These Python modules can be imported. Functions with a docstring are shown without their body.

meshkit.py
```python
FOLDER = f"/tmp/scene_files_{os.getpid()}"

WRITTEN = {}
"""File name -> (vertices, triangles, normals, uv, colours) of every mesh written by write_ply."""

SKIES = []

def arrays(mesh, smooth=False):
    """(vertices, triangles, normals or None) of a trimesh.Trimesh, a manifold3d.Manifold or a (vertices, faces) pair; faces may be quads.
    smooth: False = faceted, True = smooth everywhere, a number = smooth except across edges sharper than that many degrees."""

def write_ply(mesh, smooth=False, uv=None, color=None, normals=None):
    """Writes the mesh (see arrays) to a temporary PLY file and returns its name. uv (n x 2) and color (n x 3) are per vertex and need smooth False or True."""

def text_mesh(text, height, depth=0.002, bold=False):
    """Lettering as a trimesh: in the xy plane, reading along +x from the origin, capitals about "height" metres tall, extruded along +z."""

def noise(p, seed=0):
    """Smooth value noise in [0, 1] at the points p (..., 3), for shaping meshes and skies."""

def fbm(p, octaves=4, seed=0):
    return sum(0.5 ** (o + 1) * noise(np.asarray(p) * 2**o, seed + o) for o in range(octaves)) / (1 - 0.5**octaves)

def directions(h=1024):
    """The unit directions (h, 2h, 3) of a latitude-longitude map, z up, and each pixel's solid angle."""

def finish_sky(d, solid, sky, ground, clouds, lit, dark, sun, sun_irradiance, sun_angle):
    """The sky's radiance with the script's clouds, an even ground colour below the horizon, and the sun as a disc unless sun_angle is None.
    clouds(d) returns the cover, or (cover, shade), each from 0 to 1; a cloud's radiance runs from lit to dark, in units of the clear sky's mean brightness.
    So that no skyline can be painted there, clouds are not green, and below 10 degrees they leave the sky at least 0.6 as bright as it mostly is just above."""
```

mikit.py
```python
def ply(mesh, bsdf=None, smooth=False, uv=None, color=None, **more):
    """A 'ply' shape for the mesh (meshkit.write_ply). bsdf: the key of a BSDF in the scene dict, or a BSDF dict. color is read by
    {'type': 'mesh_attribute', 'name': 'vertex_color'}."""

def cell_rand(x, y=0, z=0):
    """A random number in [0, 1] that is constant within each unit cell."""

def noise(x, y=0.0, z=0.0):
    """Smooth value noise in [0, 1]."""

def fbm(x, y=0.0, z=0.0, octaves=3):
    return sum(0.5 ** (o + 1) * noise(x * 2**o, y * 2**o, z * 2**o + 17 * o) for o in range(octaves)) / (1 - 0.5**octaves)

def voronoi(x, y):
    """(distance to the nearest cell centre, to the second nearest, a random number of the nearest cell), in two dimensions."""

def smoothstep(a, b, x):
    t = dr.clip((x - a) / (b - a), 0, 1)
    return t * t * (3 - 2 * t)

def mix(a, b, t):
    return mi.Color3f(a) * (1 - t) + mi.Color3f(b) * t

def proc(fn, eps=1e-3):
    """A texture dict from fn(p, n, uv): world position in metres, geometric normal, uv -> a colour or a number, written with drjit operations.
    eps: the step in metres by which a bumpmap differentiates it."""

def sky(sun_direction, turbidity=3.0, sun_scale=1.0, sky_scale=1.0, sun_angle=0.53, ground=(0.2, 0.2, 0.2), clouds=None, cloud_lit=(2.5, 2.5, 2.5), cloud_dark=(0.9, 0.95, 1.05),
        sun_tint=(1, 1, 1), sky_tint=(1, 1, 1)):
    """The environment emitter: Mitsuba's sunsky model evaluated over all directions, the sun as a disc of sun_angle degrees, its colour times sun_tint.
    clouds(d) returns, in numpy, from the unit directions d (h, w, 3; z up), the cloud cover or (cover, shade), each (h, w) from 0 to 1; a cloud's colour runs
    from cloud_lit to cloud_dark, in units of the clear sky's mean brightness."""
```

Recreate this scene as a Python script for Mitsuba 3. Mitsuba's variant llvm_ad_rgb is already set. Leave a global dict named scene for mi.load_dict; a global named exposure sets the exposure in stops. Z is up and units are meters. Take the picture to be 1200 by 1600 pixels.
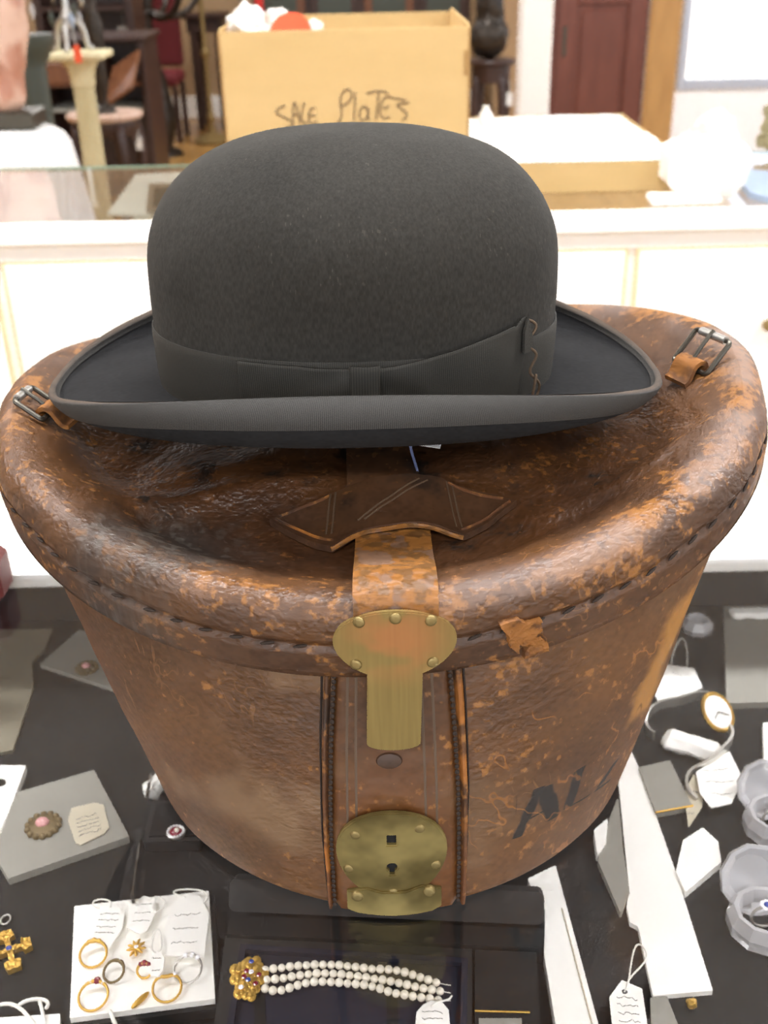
import math, random
import numpy as np, trimesh, manifold3d as m3, shapely, shapely.geometry as sg
import drjit as dr, mitsuba as mi, mikit, meshkit
from mikit import noise, fbm, smoothstep, mix, proc
T = mi.ScalarTransform4f
random.seed(7); RNG = np.random.default_rng(7)

# ------------------------------------------------------------------ camera
F, PITCH, ROLL = 1700.0, math.radians(28.0), math.radians(1.3)
ZG = 1.0                                  # top of the near glass counter
CAM = np.array([0.0, 0.0, ZG + 0.42])
_f = np.array([0, math.cos(PITCH), -math.sin(PITCH)])
_u0 = np.array([0, math.sin(PITCH), math.cos(PITCH)]); _r0 = np.array([1.0, 0, 0])
_r = _r0 * math.cos(ROLL) - _u0 * math.sin(ROLL); _u = _u0 * math.cos(ROLL) + _r0 * math.sin(ROLL)
scene, labels = {"type": "scene"}, {}
scene["camera"] = {"type": "thinlens", "fov": math.degrees(2 * math.atan(600 / F)), "fov_axis": "x",
                   "aperture_radius": 0.0014, "focus_distance": 0.50, "near_clip": 0.02, "far_clip": 200.0,
                   "to_world": T().look_at(origin=CAM.tolist(), target=(CAM + _f).tolist(), up=_u.tolist())}
# ------------------------------------------------------------------ sky, lamps, exposure
exposure = 1.75
scene["sky"] = mikit.sky((-1.0, 0.25, 1.3), turbidity=4.0, sun_scale=1.5, sky_scale=3.0, ground=(0.5, 0.5, 0.48),
                         clouds=lambda d: np.full(d.shape[:2], 0.55), cloud_lit=(1.5, 1.5, 1.5))
LAMP = 13.0                                # radiance of the ceiling lamps
LAMP_COL = (0.985, 0.99, 1.0)
LAMP_SPOTS = [(-2.2, -1.9), (0.0, -1.9), (2.2, -1.9), (-2.0, 0.7), (-0.1, 0.85), (1.7, 0.7), (-2.9, 3.0), (2.9, 3.0),
              (-2.6, 5.6), (0.2, 5.6), (3.0, 5.6), (-2.6, 8.4), (0.2, 8.4)]

# ------------------------------------------------------------------ helpers
def ray(px, py): return _f * F + _r * (px - 600) - _u * (py - 800)
def on_z(px, py, z):
    d = ray(px, py); return CAM + d * ((z - CAM[2]) / d[2])
def on_y(px, py, y):
    d = ray(px, py); return CAM + d * ((y - CAM[1]) / d[1])

def add(key, mesh, bsdf, smooth=30, label=None, cat=None, group=None, kind=None, uv=None):
    scene[key] = mikit.ply(mesh, bsdf, smooth, uv=uv)
    tag(key, label, cat, group, kind)
    return key
def tag(key, label=None, cat=None, group=None, kind=None):
    d = {k: v for k, v in (("label", label), ("category", cat), ("group", group), ("kind", kind)) if v}
    if d: labels[key] = {**labels.get(key, {}), **d}
COUNT = {}
def num(key):
    n = COUNT.get(key, 0); COUNT[key] = n + 1
    return key if n == 0 else f"{key}_{n:03d}"
def cat_(*ms): return trimesh.util.concatenate([m for m in ms])
def xf(mesh, M):
    m = mesh.copy(); m.apply_transform(M); return m
def mv(mesh, *p): m = mesh.copy(); m.apply_translation(p); return m
def rot(a, ax, p=None): return trimesh.transformations.rotation_matrix(a, ax, p)
def frame(o, x, y, z):
    M = np.eye(4); M[:3, 0], M[:3, 1], M[:3, 2], M[:3, 3] = x, y, z, o; return M
def nrm(v): v = np.asarray(v, float); return v / np.linalg.norm(v)
def cbox(sx, sy, sz, ch=0.002, c=(0, 0, 0)):
    h = np.array([sx, sy, sz]) / 2; ch = min(ch, h.min() * 0.95); P = []
    for s in np.ndindex(2, 2, 2):
        sg_ = np.array(s) * 2 - 1
        for k in range(3):
            q = h - ch; q[k] = h[k]; P.append(sg_ * q)
    m = trimesh.convex.convex_hull(np.array(P)); m.apply_translation(c); return m
def bx(x0, x1, y0, y1, z0, z1, ch=0.002): return cbox(x1 - x0, y1 - y0, z1 - z0, ch, ((x0 + x1) / 2, (y0 + y1) / 2, (z0 + z1) / 2))
def tube(P, rad, n=8, closed=False):
    P = np.asarray(P, float); N = len(P); rad = np.broadcast_to(rad, N)
    tg = np.roll(P, -1, 0) - np.roll(P, 1, 0) if closed else np.gradient(P, axis=0)
    tg /= np.linalg.norm(tg, axis=1, keepdims=True) + 1e-12
    a = np.array([0, 0, 1.0]) if abs(tg[0][2]) < 0.9 else np.array([1.0, 0, 0])
    V = []
    for i in range(N):
        a = a - tg[i] * (a @ tg[i]); a /= np.linalg.norm(a) + 1e-12; b = np.cross(tg[i], a)
        t = np.arange(n) * 2 * np.pi / n
        V.append(P[i] + rad[i] * (np.cos(t)[:, None] * a + np.sin(t)[:, None] * b))
    V = np.vstack(V); Fc = []
    for i in range(N if closed else N - 1):
        j = (i + 1) % N
        for k in range(n):
            l = (k + 1) % n
            Fc += [[i * n + k, i * n + l, j * n + l], [i * n + k, j * n + l, j * n + k]]
    if not closed:
        V = np.vstack([V, P[0], P[-1]]); c0, c1 = N * n, N * n + 1
        for k in range(n):
            l = (k + 1) % n; Fc += [[c0, l, k], [c1, (N - 1) * n + k, (N - 1) * n + l]]
    return trimesh.Trimesh(V, Fc, process=False)
def lathe(prof, n=32, c=(0, 0, 0)):
    m = trimesh.creation.revolve(np.asarray(prof, float), sections=n); m.apply_translation(c); m.fix_normals(); return m
def prism(xy, z0, z1, ch=0.0):
    poly = xy if hasattr(xy, "exterior") else sg.Polygon([tuple(p[:2]) for p in xy])
    if not poly.is_valid: poly = poly.buffer(0)
    m = trimesh.creation.extrude_polygon(poly, z1 - z0, engine="earcut"); m.apply_translation((0, 0, z0)); return m
def loft(P, closed_u=False, flip=False, uv=None):
    """P[i, j, 3] grid to a mesh (shared vertices)"""
    n, m = P.shape[:2]; I = np.arange(n * m).reshape(n, m)
    if closed_u: I = np.vstack([I, I[:1]])
    q = np.stack([I[:-1, :-1], I[1:, :-1], I[1:, 1:], I[:-1, 1:]], -1).reshape(-1, 4)
    f = np.vstack([q[:, [0, 1, 2]], q[:, [0, 2, 3]]])
    if flip: f = f[:, ::-1]
    return trimesh.Trimesh(P.reshape(-1, 3), f, process=False)
def sheet(P, th, nrm_dir=None):
    """a thick sheet from a grid of points: front and back faces and the rim"""
    n, m = P.shape[:2]
    du = np.gradient(P, axis=0); dv = np.gradient(P, axis=1); N = np.cross(du, dv)
    N /= np.linalg.norm(N, axis=-1, keepdims=True) + 1e-12
    A, B = P + N * th / 2, P - N * th / 2
    V = np.vstack([A.reshape(-1, 3), B.reshape(-1, 3)]); I = np.arange(n * m).reshape(n, m); J = I + n * m
    q = np.stack([I[:-1, :-1], I[1:, :-1], I[1:, 1:], I[:-1, 1:]], -1).reshape(-1, 4)
    qb = np.stack([J[:-1, :-1], J[:-1, 1:], J[1:, 1:], J[1:, :-1]], -1).reshape(-1, 4)
    rim = np.concatenate([I[:, 0], I[-1, 1:], I[::-1, -1][1:], I[0, ::-1][1:-1]])
    r2 = np.roll(rim, -1); qs = np.stack([rim, rim + n * m, r2 + n * m, r2], -1)
    q = np.vstack([q, qb, qs]); f = np.vstack([q[:, [0, 1, 2]], q[:, [0, 2, 3]]])
    msh = trimesh.Trimesh(V, f, process=False)
    return msh
def crumple(mesh, amp, freq, seed=0):
    m = mesh.copy(); v = m.vertices
    d = np.stack([meshkit.fbm(v * freq + 11 * k, 3, seed + k) - 0.5 for k in range(3)], -1)
    m.vertices = v + d * 2 * amp; return m
def smooth_curve(pts, n=30):
    from scipy.interpolate import make_interp_spline
    pts = np.asarray(pts, float); t = np.r_[0, np.cumsum(np.linalg.norm(np.diff(pts, axis=0), axis=1))]
    return make_interp_spline(t, pts, k=min(3, len(pts) - 1))(np.linspace(0, t[-1], n))

# ------------------------------------------------------------------ materials
def mat(name, col, rough=0.6, metal=0.0, spec=0.5, bump=None, bscale=0.001, eps=1e-3, **kw):
    b = {"type": "principled", "base_color": proc(col, eps) if callable(col) else {"type": "rgb", "value": list(col)},
         "roughness": proc(rough) if callable(rough) else float(rough), "metallic": float(metal), "specular": float(spec), **kw}
    if bump is not None: b = {"type": "bumpmap", "arbitrary": proc(bump, eps), "scale": bscale, "bsdf": b}
    scene[name] = {"type": "twosided", "bsdf": b}
    return name
def L(r, g, b):     # sRGB 0-255 to linear
    return [(c / 255 / 12.92 if c < 10.3 else ((c / 255 + 0.055) / 1.055) ** 2.4) for c in (r, g, b)]
C3 = lambda r, g, b: mi.Color3f(*L(r, g, b))

mat("white_paint", L(246, 244, 238), 0.45)
mat("cream_groove", L(224, 204, 160), 0.6)
mat("white_paper", L(244, 243, 238), 0.8)
mat("grey_card", L(140, 138, 130), 0.8)
mat("cream_card", L(190, 182, 162), 0.8)
mat("tan_card", L(118, 112, 96), 0.8)
mat("black_velvet", lambda p, n, uv: mix(L(11, 11, 11), L(20, 20, 20), fbm(p.x * 30, p.y * 30, p.z * 30)), 0.9, sheen=0.2)
mat("box_velvet", lambda p, n, uv: mix(L(30, 30, 30), L(46, 45, 44), fbm(p.x * 60, p.y * 60, p.z * 60)), 0.85)
mat("navy_velvet", L(20, 22, 40), 0.85, sheen=0.3)
mat("dark_case", L(36, 36, 36), 0.5)
mat("gold", L(214, 172, 84), 0.42, 0.75)
mat("silver", L(205, 203, 198), 0.35, 0.85)
mat("pearl", L(238, 232, 218), 0.25, clearcoat=0.6, clearcoat_gloss=0.9)
mat("ruby", L(120, 12, 40), 0.08, clearcoat=1.0)
mat("pink_stone", L(205, 150, 150), 0.15, clearcoat=0.8)
mat("sapphire", L(50, 70, 150), 0.08, clearcoat=1.0)
mat("diamond", L(240, 240, 245), 0.05, clearcoat=1.0)
mat("old_bronze_gold", L(120, 104, 74), 0.5, 0.5)
mat("ink", L(70, 68, 70), 0.9)
mat("string", L(225, 224, 218), 0.9)
mat("orange_paper", L(240, 92, 56), 0.8)
mat("yellow_paper", L(236, 196, 40), 0.8)
mat("red_paper", L(205, 50, 45), 0.8)
mat("pink_paper", L(228, 190, 180), 0.8)
scene["clear_plastic"] = {"type": "dielectric", "int_ior": 1.49}
scene["crystal"] = {"type": "principled", "base_color": {"type": "rgb", "value": [0.96, 0.96, 1.0]}, "spec_trans": 0.58, "roughness": 0.16, "eta": 1.49}
scene["sheet_glass"] = {"type": "thindielectric", "int_ior": 1.52}
mat("glass_edge", L(120, 150, 132), 0.15, spec_trans=0.0)

def felt(p, n, uv):
    g = fbm(p.x * 1300, p.y * 1300, p.z * 420, 2); h = fbm(p.x * 22, p.y * 22, p.z * 22)
    c = mix(L(33, 32, 30), L(63, 61, 57), 0.55 * g + 0.45 * h)
    lint = smoothstep(0.84, 0.92, noise(p.x * 900, p.y * 900, p.z * 330)) * smoothstep(0.45, 0.7, noise(p.x * 30, p.y * 30, p.z * 30))
    return mix(c, L(110, 104, 94), lint * 0.16)
mat("felt", felt, 0.95, spec=0.15, sheen=0.35, bump=lambda p, n, uv: fbm(p.x * 700, p.y * 700, p.z * 240, 2), bscale=0.0005, eps=4e-4)
mat("brim_felt", lambda p, n, uv: mix(L(20, 20, 21), L(40, 40, 41), 0.5 * fbm(p.x * 600, p.y * 600, p.z * 600, 2) + 0.5 * fbm(p.x * 40, p.y * 40, p.z * 40)), 0.95, spec=0.15, sheen=0.3)
def rib(p, n, uv): return 0.5 + 0.5 * dr.sin(uv.x * 2 * math.pi)
mat("ribbon", lambda p, n, uv: mix(mix(L(34, 34, 31), L(58, 56, 51), rib(p, n, uv)), L(52, 50, 46), fbm(p.x * 40, p.y * 40, p.z * 40) * 0.6), 0.7, spec=0.3, sheen=0.2)
mat("binding", lambda p, n, uv: mix(mix(L(32, 31, 30), L(60, 58, 55), rib(p, n, uv)), L(84, 70, 58), smoothstep(0.86, 0.97, uv.y) * (0.4 + 0.6 * noise(p.x * 120, p.y * 120, 0))), 0.7, spec=0.3, sheen=0.2)
mat("thread", L(84, 68, 52), 0.9)
mat("blue_thread", L(120, 130, 170), 0.8)

def leather_cols(p, wear, dark, base=(100, 64, 32), deep=(70, 45, 27), grain=1.0):
    a = fbm(p.x * 16, p.y * 16, p.z * 16, 4); b = fbm(p.x * 55 + 7, p.y * 55, p.z * 55, 3); g = fbm(p.x * 380, p.y * 380, p.z * 380, 2)
    c = mix(L(*deep), L(*base), smoothstep(0.28, 0.70, 0.7 * a + 0.3 * b)) * (0.72 + 0.56 * g)
    c = mix(c, L(38, 31, 27), smoothstep(0.50, 0.72, b * 0.55 + a * 0.25 + g * 0.2) * dark)
    w = fbm(p.x * 300, p.y * 300, p.z * 220, 4); z = fbm(p.x * 38 + 3, p.y * 38, p.z * 38, 3)
    m = smoothstep(0.66 - 0.26 * wear, 0.80 - 0.24 * wear, 0.62 * w + 0.38 * z) * smoothstep(0.0, 0.25, wear)
    c = mix(c, L(126, 80, 36), smoothstep(0.45, 0.75, z) * wear * 0.6)
    c = mix(c, mix(L(140, 90, 40), L(170, 116, 58), g), m * 0.8)
    wx, wz = p.x + 0.012 * z, p.z + 0.012 * a
    s1 = smoothstep(0.80, 0.88, noise(wx * 420 + wz * 60, p.y * 420, wz * 45)) + 0.7 * smoothstep(0.97, 0.995, 1 - dr.abs(2 * fbm(wx * 70, p.y * 70, wz * 42, 3) - 1)) * smoothstep(0.5, 0.6, noise(p.x * 60, p.y * 60, p.z * 60))
    return mix(c, L(160, 112, 62), dr.clip(s1, 0, 1) * smoothstep(0.50, 0.72, noise(p.x * 18, p.y * 18, p.z * 18 + 4)) * 0.5 * (0.4 + wear)) * 0.86
def cracks(p, s):
    q = fbm(p.x * s + 3, p.y * s, p.z * s, 3); return 1 - smoothstep(0.0, 0.035, dr.abs(q - 0.5))

# ---- the lid: uv.x = turn (0..1), uv.y = 0 at the outer bottom edge .. 0.3 the crest .. 1 the middle
def lid_col(p, n, uv):
    t, v = uv.x, uv.y
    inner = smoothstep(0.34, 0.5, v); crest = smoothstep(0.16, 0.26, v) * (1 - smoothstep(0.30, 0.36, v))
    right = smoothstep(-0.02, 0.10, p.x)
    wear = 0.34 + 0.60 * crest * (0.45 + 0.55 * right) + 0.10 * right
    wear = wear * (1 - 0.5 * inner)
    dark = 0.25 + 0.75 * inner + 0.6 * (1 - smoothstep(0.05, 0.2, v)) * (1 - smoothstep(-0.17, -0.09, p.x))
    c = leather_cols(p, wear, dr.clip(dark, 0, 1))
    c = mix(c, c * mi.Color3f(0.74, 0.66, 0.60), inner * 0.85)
    lil = crest * smoothstep(0.40, 0.62, fbm(p.x * 34, p.y * 34 + 5, p.z * 34, 3))
    c = mix(c, L(122, 105, 97), lil * (0.35 + 0.3 * right))
    # the dark worn patches left of the middle
    st = smoothstep(0.050, 0.012, dr.sqrt(dr.square((p.x + 0.100) * 0.9) + dr.square(p.y - 0.432)) + 0.02 * (fbm(p.x * 60, p.y * 60, 0) - 0.5))
    c = mix(c, L(48, 45, 43), st * 0.8)
    c = mix(c, L(96, 92, 86), st * smoothstep(0.45, 0.8, fbm(p.x * 230, p.y * 230, 3)) * 0.5)
    return c
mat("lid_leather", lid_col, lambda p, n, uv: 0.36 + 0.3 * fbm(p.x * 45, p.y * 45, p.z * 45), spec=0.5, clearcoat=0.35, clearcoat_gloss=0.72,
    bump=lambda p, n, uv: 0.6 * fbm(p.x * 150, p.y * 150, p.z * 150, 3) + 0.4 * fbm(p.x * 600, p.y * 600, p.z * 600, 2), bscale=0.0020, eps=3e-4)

LETTERS = []        # strokes of the painted initials, (u, v) on the body
def seg_d(x, y, a, b):
    ax, ay = a; bx_, by = b; vx, vy = bx_ - ax, by - ay
    t = dr.clip(((x - ax) * vx + (y - ay) * vy) / (vx * vx + vy * vy + 1e-12), 0, 1)
    return dr.sqrt(dr.square(x - ax - vx * t) + dr.square(y - ay - vy * t))
def body_col(p, n, uv):
    right = smoothstep(0.0, 0.06, p.x); left = 1 - right
    c = leather_cols(p, 0.20 + 0.14 * right, 0.12 + 0.1 * right, (106, 70, 38), (84, 55, 32))
    pale = smoothstep(0.5, 0.75, fbm(p.x * 26 + 2, p.y * 26, p.z * 20, 3))
    c = mix(c, L(124, 96, 68), pale * (0.55 * left + 0.2))
    # pale orange rubbed streak near the right edge
    s1 = smoothstep(0.014, 0.004, seg_d(p.x, p.z, (0.128, ZG + 0.075), (0.146, ZG + 0.125)) + 0.012 * (fbm(p.x * 90, p.y * 90, p.z * 90) - 0.5))
    c = mix(c, L(166, 116, 54), s1 * 0.75)
    q = fbm(p.x * 38 + 0.5 * p.z * 38, p.y * 38, p.z * 24 - p.x * 10, 4)
    k = smoothstep(0.968, 0.995, 1 - dr.abs(2 * q - 1)) * smoothstep(0.48, 0.62, noise(p.x * 45 + 9, p.y * 45, p.z * 45)) * right
    c = mix(c, L(156, 100, 46), k * 0.5)
    kd = smoothstep(0.965, 0.995, 1 - dr.abs(2 * fbm(p.x * 30 + 5, p.y * 30, p.z * 14, 4) - 1)) * smoothstep(0.52, 0.66, noise(p.x * 38, p.y * 38 + 5, p.z * 38)) * right
    c = mix(c, L(52, 36, 24), kd * 0.6)
    if LETTERS:
        d = mi.Float(9)
        for a, b, w in LETTERS: d = dr.minimum(d, seg_d(uv.x, uv.y, a, b) - w)
        m = smoothstep(0.0012, -0.0008, d - 0.0006 + 0.003 * (fbm(p.x * 130, p.y * 130, p.z * 130, 3) - 0.5)) * (1 - 0.5 * k)
        c = mix(c, L(32, 31, 30), m * 0.92)
    return c
mat("body_leather", body_col, lambda p, n, uv: 0.40 + 0.25 * fbm(p.x * 30, p.y * 30, p.z * 30), spec=0.5, clearcoat=0.3, clearcoat_gloss=0.65,
    bump=lambda p, n, uv: 0.6 * fbm(p.x * 110, p.y * 110, p.z * 110, 3) + 0.4 * fbm(p.x * 600, p.y * 600, p.z * 600, 2), bscale=0.0020, eps=3e-4)
mat("panel_leather", lambda p, n, uv: mix(leather_cols(p, 0.25, 0.25, (108, 66, 32), (80, 50, 27)), L(118, 88, 60), smoothstep(0.5, 0.75, fbm(p.x * 30, p.y * 30, p.z * 30)) * 0.4), 0.42, spec=0.5,
    bump=lambda p, n, uv: fbm(p.x * 160, p.y * 160, p.z * 160, 3), bscale=0.001, eps=5e-4)
mat("welt_leather", lambda p, n, uv: mix(leather_cols(p, 0.55, 0.8, (110, 66, 32), (56, 40, 30)), L(180, 110, 40), smoothstep(0.55, 0.7, noise(p.x * 60, p.y * 60, p.z * 60)) * 0.5), 0.6)
mat("dark_leather", lambda p, n, uv: leather_cols(p, 0.14, 0.8, (86, 58, 38), (62, 42, 30)), 0.42, bump=lambda p, n, uv: fbm(p.x * 160, p.y * 160, p.z * 160, 3), bscale=0.0008, eps=5e-4)
mat("groove_dark", L(46, 34, 26), 0.8)
mat("groove_shine", L(86, 68, 52), 0.45)
mat("suede_orange", lambda p, n, uv: mix(L(140, 90, 40), L(92, 58, 30), smoothstep(0.45, 0.72, fbm(p.x * 140, p.y * 140, p.z * 140, 3))), 0.75,
    bump=lambda p, n, uv: fbm(p.x * 240, p.y * 240, p.z * 240, 3), bscale=0.0015, eps=4e-4)
mat("strap_leather", lambda p, n, uv: mix(mix(L(140, 92, 42), L(106, 72, 37), smoothstep(0.40, 0.62, fbm(p.x * 220, p.y * 220, p.z * 220, 4))), L(116, 90, 74), smoothstep(0.55, 0.66, fbm(p.x * 130 + 4, p.y * 130, p.z * 130, 3)) * 0.8), 0.5,
    bump=lambda p, n, uv: fbm(p.x * 200, p.y * 260, p.z * 260, 3), bscale=0.0018, eps=4e-4)
def brass(p, n, uv):
    st = fbm(p.x * 900, p.y * 30, p.z * 30, 2)
    c = mix(L(132, 112, 65), L(148, 128, 77), st)
    red = smoothstep(0.030, 0.004, dr.sqrt(dr.square(p.x - 0.004) + 1.3 * dr.square(p.z - ZG - 0.160)))
    return mix(c, L(186, 112, 72), red * 0.55 * smoothstep(0.3, 0.6, fbm(p.x * 80, p.y * 80, p.z * 80)))
mat("brass", brass, 0.5, 0.6)
mat("old_brass", lambda p, n, uv: mix(L(98, 84, 46), L(160, 142, 88), smoothstep(0.25, 0.75, fbm(p.x * 45, p.y * 45, p.z * 45, 4))), 0.48, 0.65)
mat("rivet_metal", L(140, 122, 78), 0.45, 0.7)
mat("dark_metal", L(92, 88, 80), 0.35, 0.9)
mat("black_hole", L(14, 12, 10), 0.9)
mat("maroon", L(98, 44, 40), 0.5)

mat("beige_wall", lambda p, n, uv: mix(L(160, 132, 100), L(168, 140, 106), noise(p.x * 2, p.y * 2, p.z * 2)), 0.85)
mat("white_wall", L(244, 243, 241), 0.8)
mat("ceiling_white", L(192, 198, 206), 0.9)
def oak(p, n, uv):
    k = mikit.cell_rand(p.x / 0.11, dr.floor(p.y / 1.4 + 0.37 * dr.floor(p.x / 0.11)))
    return mix(L(128, 92, 48), L(166, 128, 74), 0.5 * k + 0.5 * fbm(p.x * 60, p.y * 4, 0))
mat("oak_floor", oak, 0.28, clearcoat=0.3)
def wood(c0, c1, s=1.0):
    return lambda p, n, uv: mix(L(*c0), L(*c1), fbm(p.x * 30 * s, p.y * 30 * s, p.z * 4 * s, 3))
mat("door_wood", wood((92, 48, 38), (116, 64, 50)), 0.4)
mat("casing_wood", wood((164, 120, 68), (186, 142, 84)), 0.45)
mat("dark_wood", wood((40, 25, 20), (64, 40, 32)), 0.4)
mat("mid_wood", wood((92, 56, 36), (122, 78, 50)), 0.4)
mat("cardboard", lambda p, n, uv: mix(L(184, 154, 102), L(192, 162, 112), fbm(p.x * 8, p.y * 8, p.z * 30)), 0.85)
mat("cardboard_cut", L(150, 116, 70), 0.9)
mat("marker", L(96, 74, 52), 0.8)
mat("bronze", lambda p, n, uv: mix(L(38, 33, 30), L(72, 64, 56), fbm(p.x * 30, p.y * 30, p.z * 30)), 0.35, 0.6)
mat("dark_green", L(62, 68, 60), 0.4)
mat("cream_stone", lambda p, n, uv: mix(L(196, 184, 144), L(216, 206, 168), fbm(p.x * 25, p.y * 25, p.z * 12)), 0.6)
mat("pink_marble", lambda p, n, uv: mix(L(212, 176, 156), L(176, 122, 100), smoothstep(0.4, 0.65, fbm(p.x * 16, p.y * 16, p.z * 9, 4))), 0.35)
mat("top_marble", L(190, 160, 142), 0.35)
mat("red_velvet", L(92, 24, 28), 0.85)
mat("brass_lamp", L(150, 128, 84), 0.4, 0.7)
mat("white_cloth", L(238, 238, 236), 0.85)
mat("case_lining", L(196, 198, 184), 0.7)
mat("pavement_mat", L(200, 198, 190), 0.9)
mat("blue_grey", L(150, 166, 188), 0.6)
mat("olive_fabric", L(150, 142, 110), 0.85)
mat("grey_metal", L(186, 192, 204), 0.4, 0.5)
scene["lamp_off_white"] = {"type": "diffuse", "reflectance": {"type": "rgb", "value": [0.8, 0.8, 0.8]}}

# ------------------------------------------------------------------ the room
X0, X1, Y0, Y1, ZC = -5.0, 4.6, -3.6, 10.2, 3.05
YW = 7.5; xs_c = on_y(811, 100, YW)[0]
add("floor", cat_(bx(X0, X1, Y0, YW + .12, -0.1, 0, 0.001), bx(X0, xs_c + .12, YW + .12, Y1, -.1, 0, .001)), "oak_floor", False, "honey coloured oak floor of the shop seen between the furniture", kind="structure")
add("ceiling", cat_(bx(X0, X1, Y0, YW + .12, ZC, ZC + 0.1, 0.001), bx(X0, xs_c + .12, YW + .12, Y1, ZC, ZC + 0.1, 0.001)), "ceiling_white", False, "white shop ceiling", kind="structure")
add("wall_left", bx(X0 - 0.12, X0, Y0, Y1, 0, ZC, 0.001), "beige_wall", False, "beige wall on the left side of the shop", kind="structure")
add("wall_right", cat_(bx(X1, X1 + 0.12, Y0, 1.6, 0, ZC, 0.001), bx(X1, X1 + .12, 1.6, 7.0, 0, .5, .001), bx(X1, X1 + .12, 1.6, 7.0, 2.85, ZC, .001), bx(X1, X1 + 0.12, 7.0, YW + .12, 0, ZC, 0.001)), "white_wall", False, "white wall with a wide window on the right side of the shop", kind="structure")
V = np.array([[X1 + .06, 1.6, .5], [X1 + .06, 7.0, .5], [X1 + .06, 7.0, 2.85], [X1 + .06, 1.6, 2.85]])
add("window_3", trimesh.Trimesh(V, [[0, 1, 2], [0, 2, 3]], process=False), "sheet_glass", False, "wide window in the right wall", kind="structure")
# front wall with the shop window (behind the viewer)
fw = cat_(bx(X0, X1, Y0 - 0.12, Y0, 0, 0.45, 0.001), bx(X0, X1, Y0 - 0.12, Y0, 2.75, ZC, 0.001), bx(X0, X0 + 0.4, Y0 - 0.12, Y0, 0.45, 2.75, 0.001), bx(X1 - 0.4, X1, Y0 - 0.12, Y0, 0.45, 2.75, 0.001))
add("wall_front", fw, "white_wall", False, "white wall around the shop window", kind="structure")
add("window_2", mv(cbox(X1 - X0 - 0.8, 0.002, 2.3, 0.0005), (X0 + X1) / 2, Y0 - 0.05, 1.6), "sheet_glass", False, "shop window glass", kind="structure")
del scene["window_2"]
V = np.array([[X0 + 0.4, Y0 - .05, .45], [X1 - 0.4, Y0 - .05, .45], [X1 - 0.4, Y0 - .05, 2.75], [X0 + 0.4, Y0 - .05, 2.75]])
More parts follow.
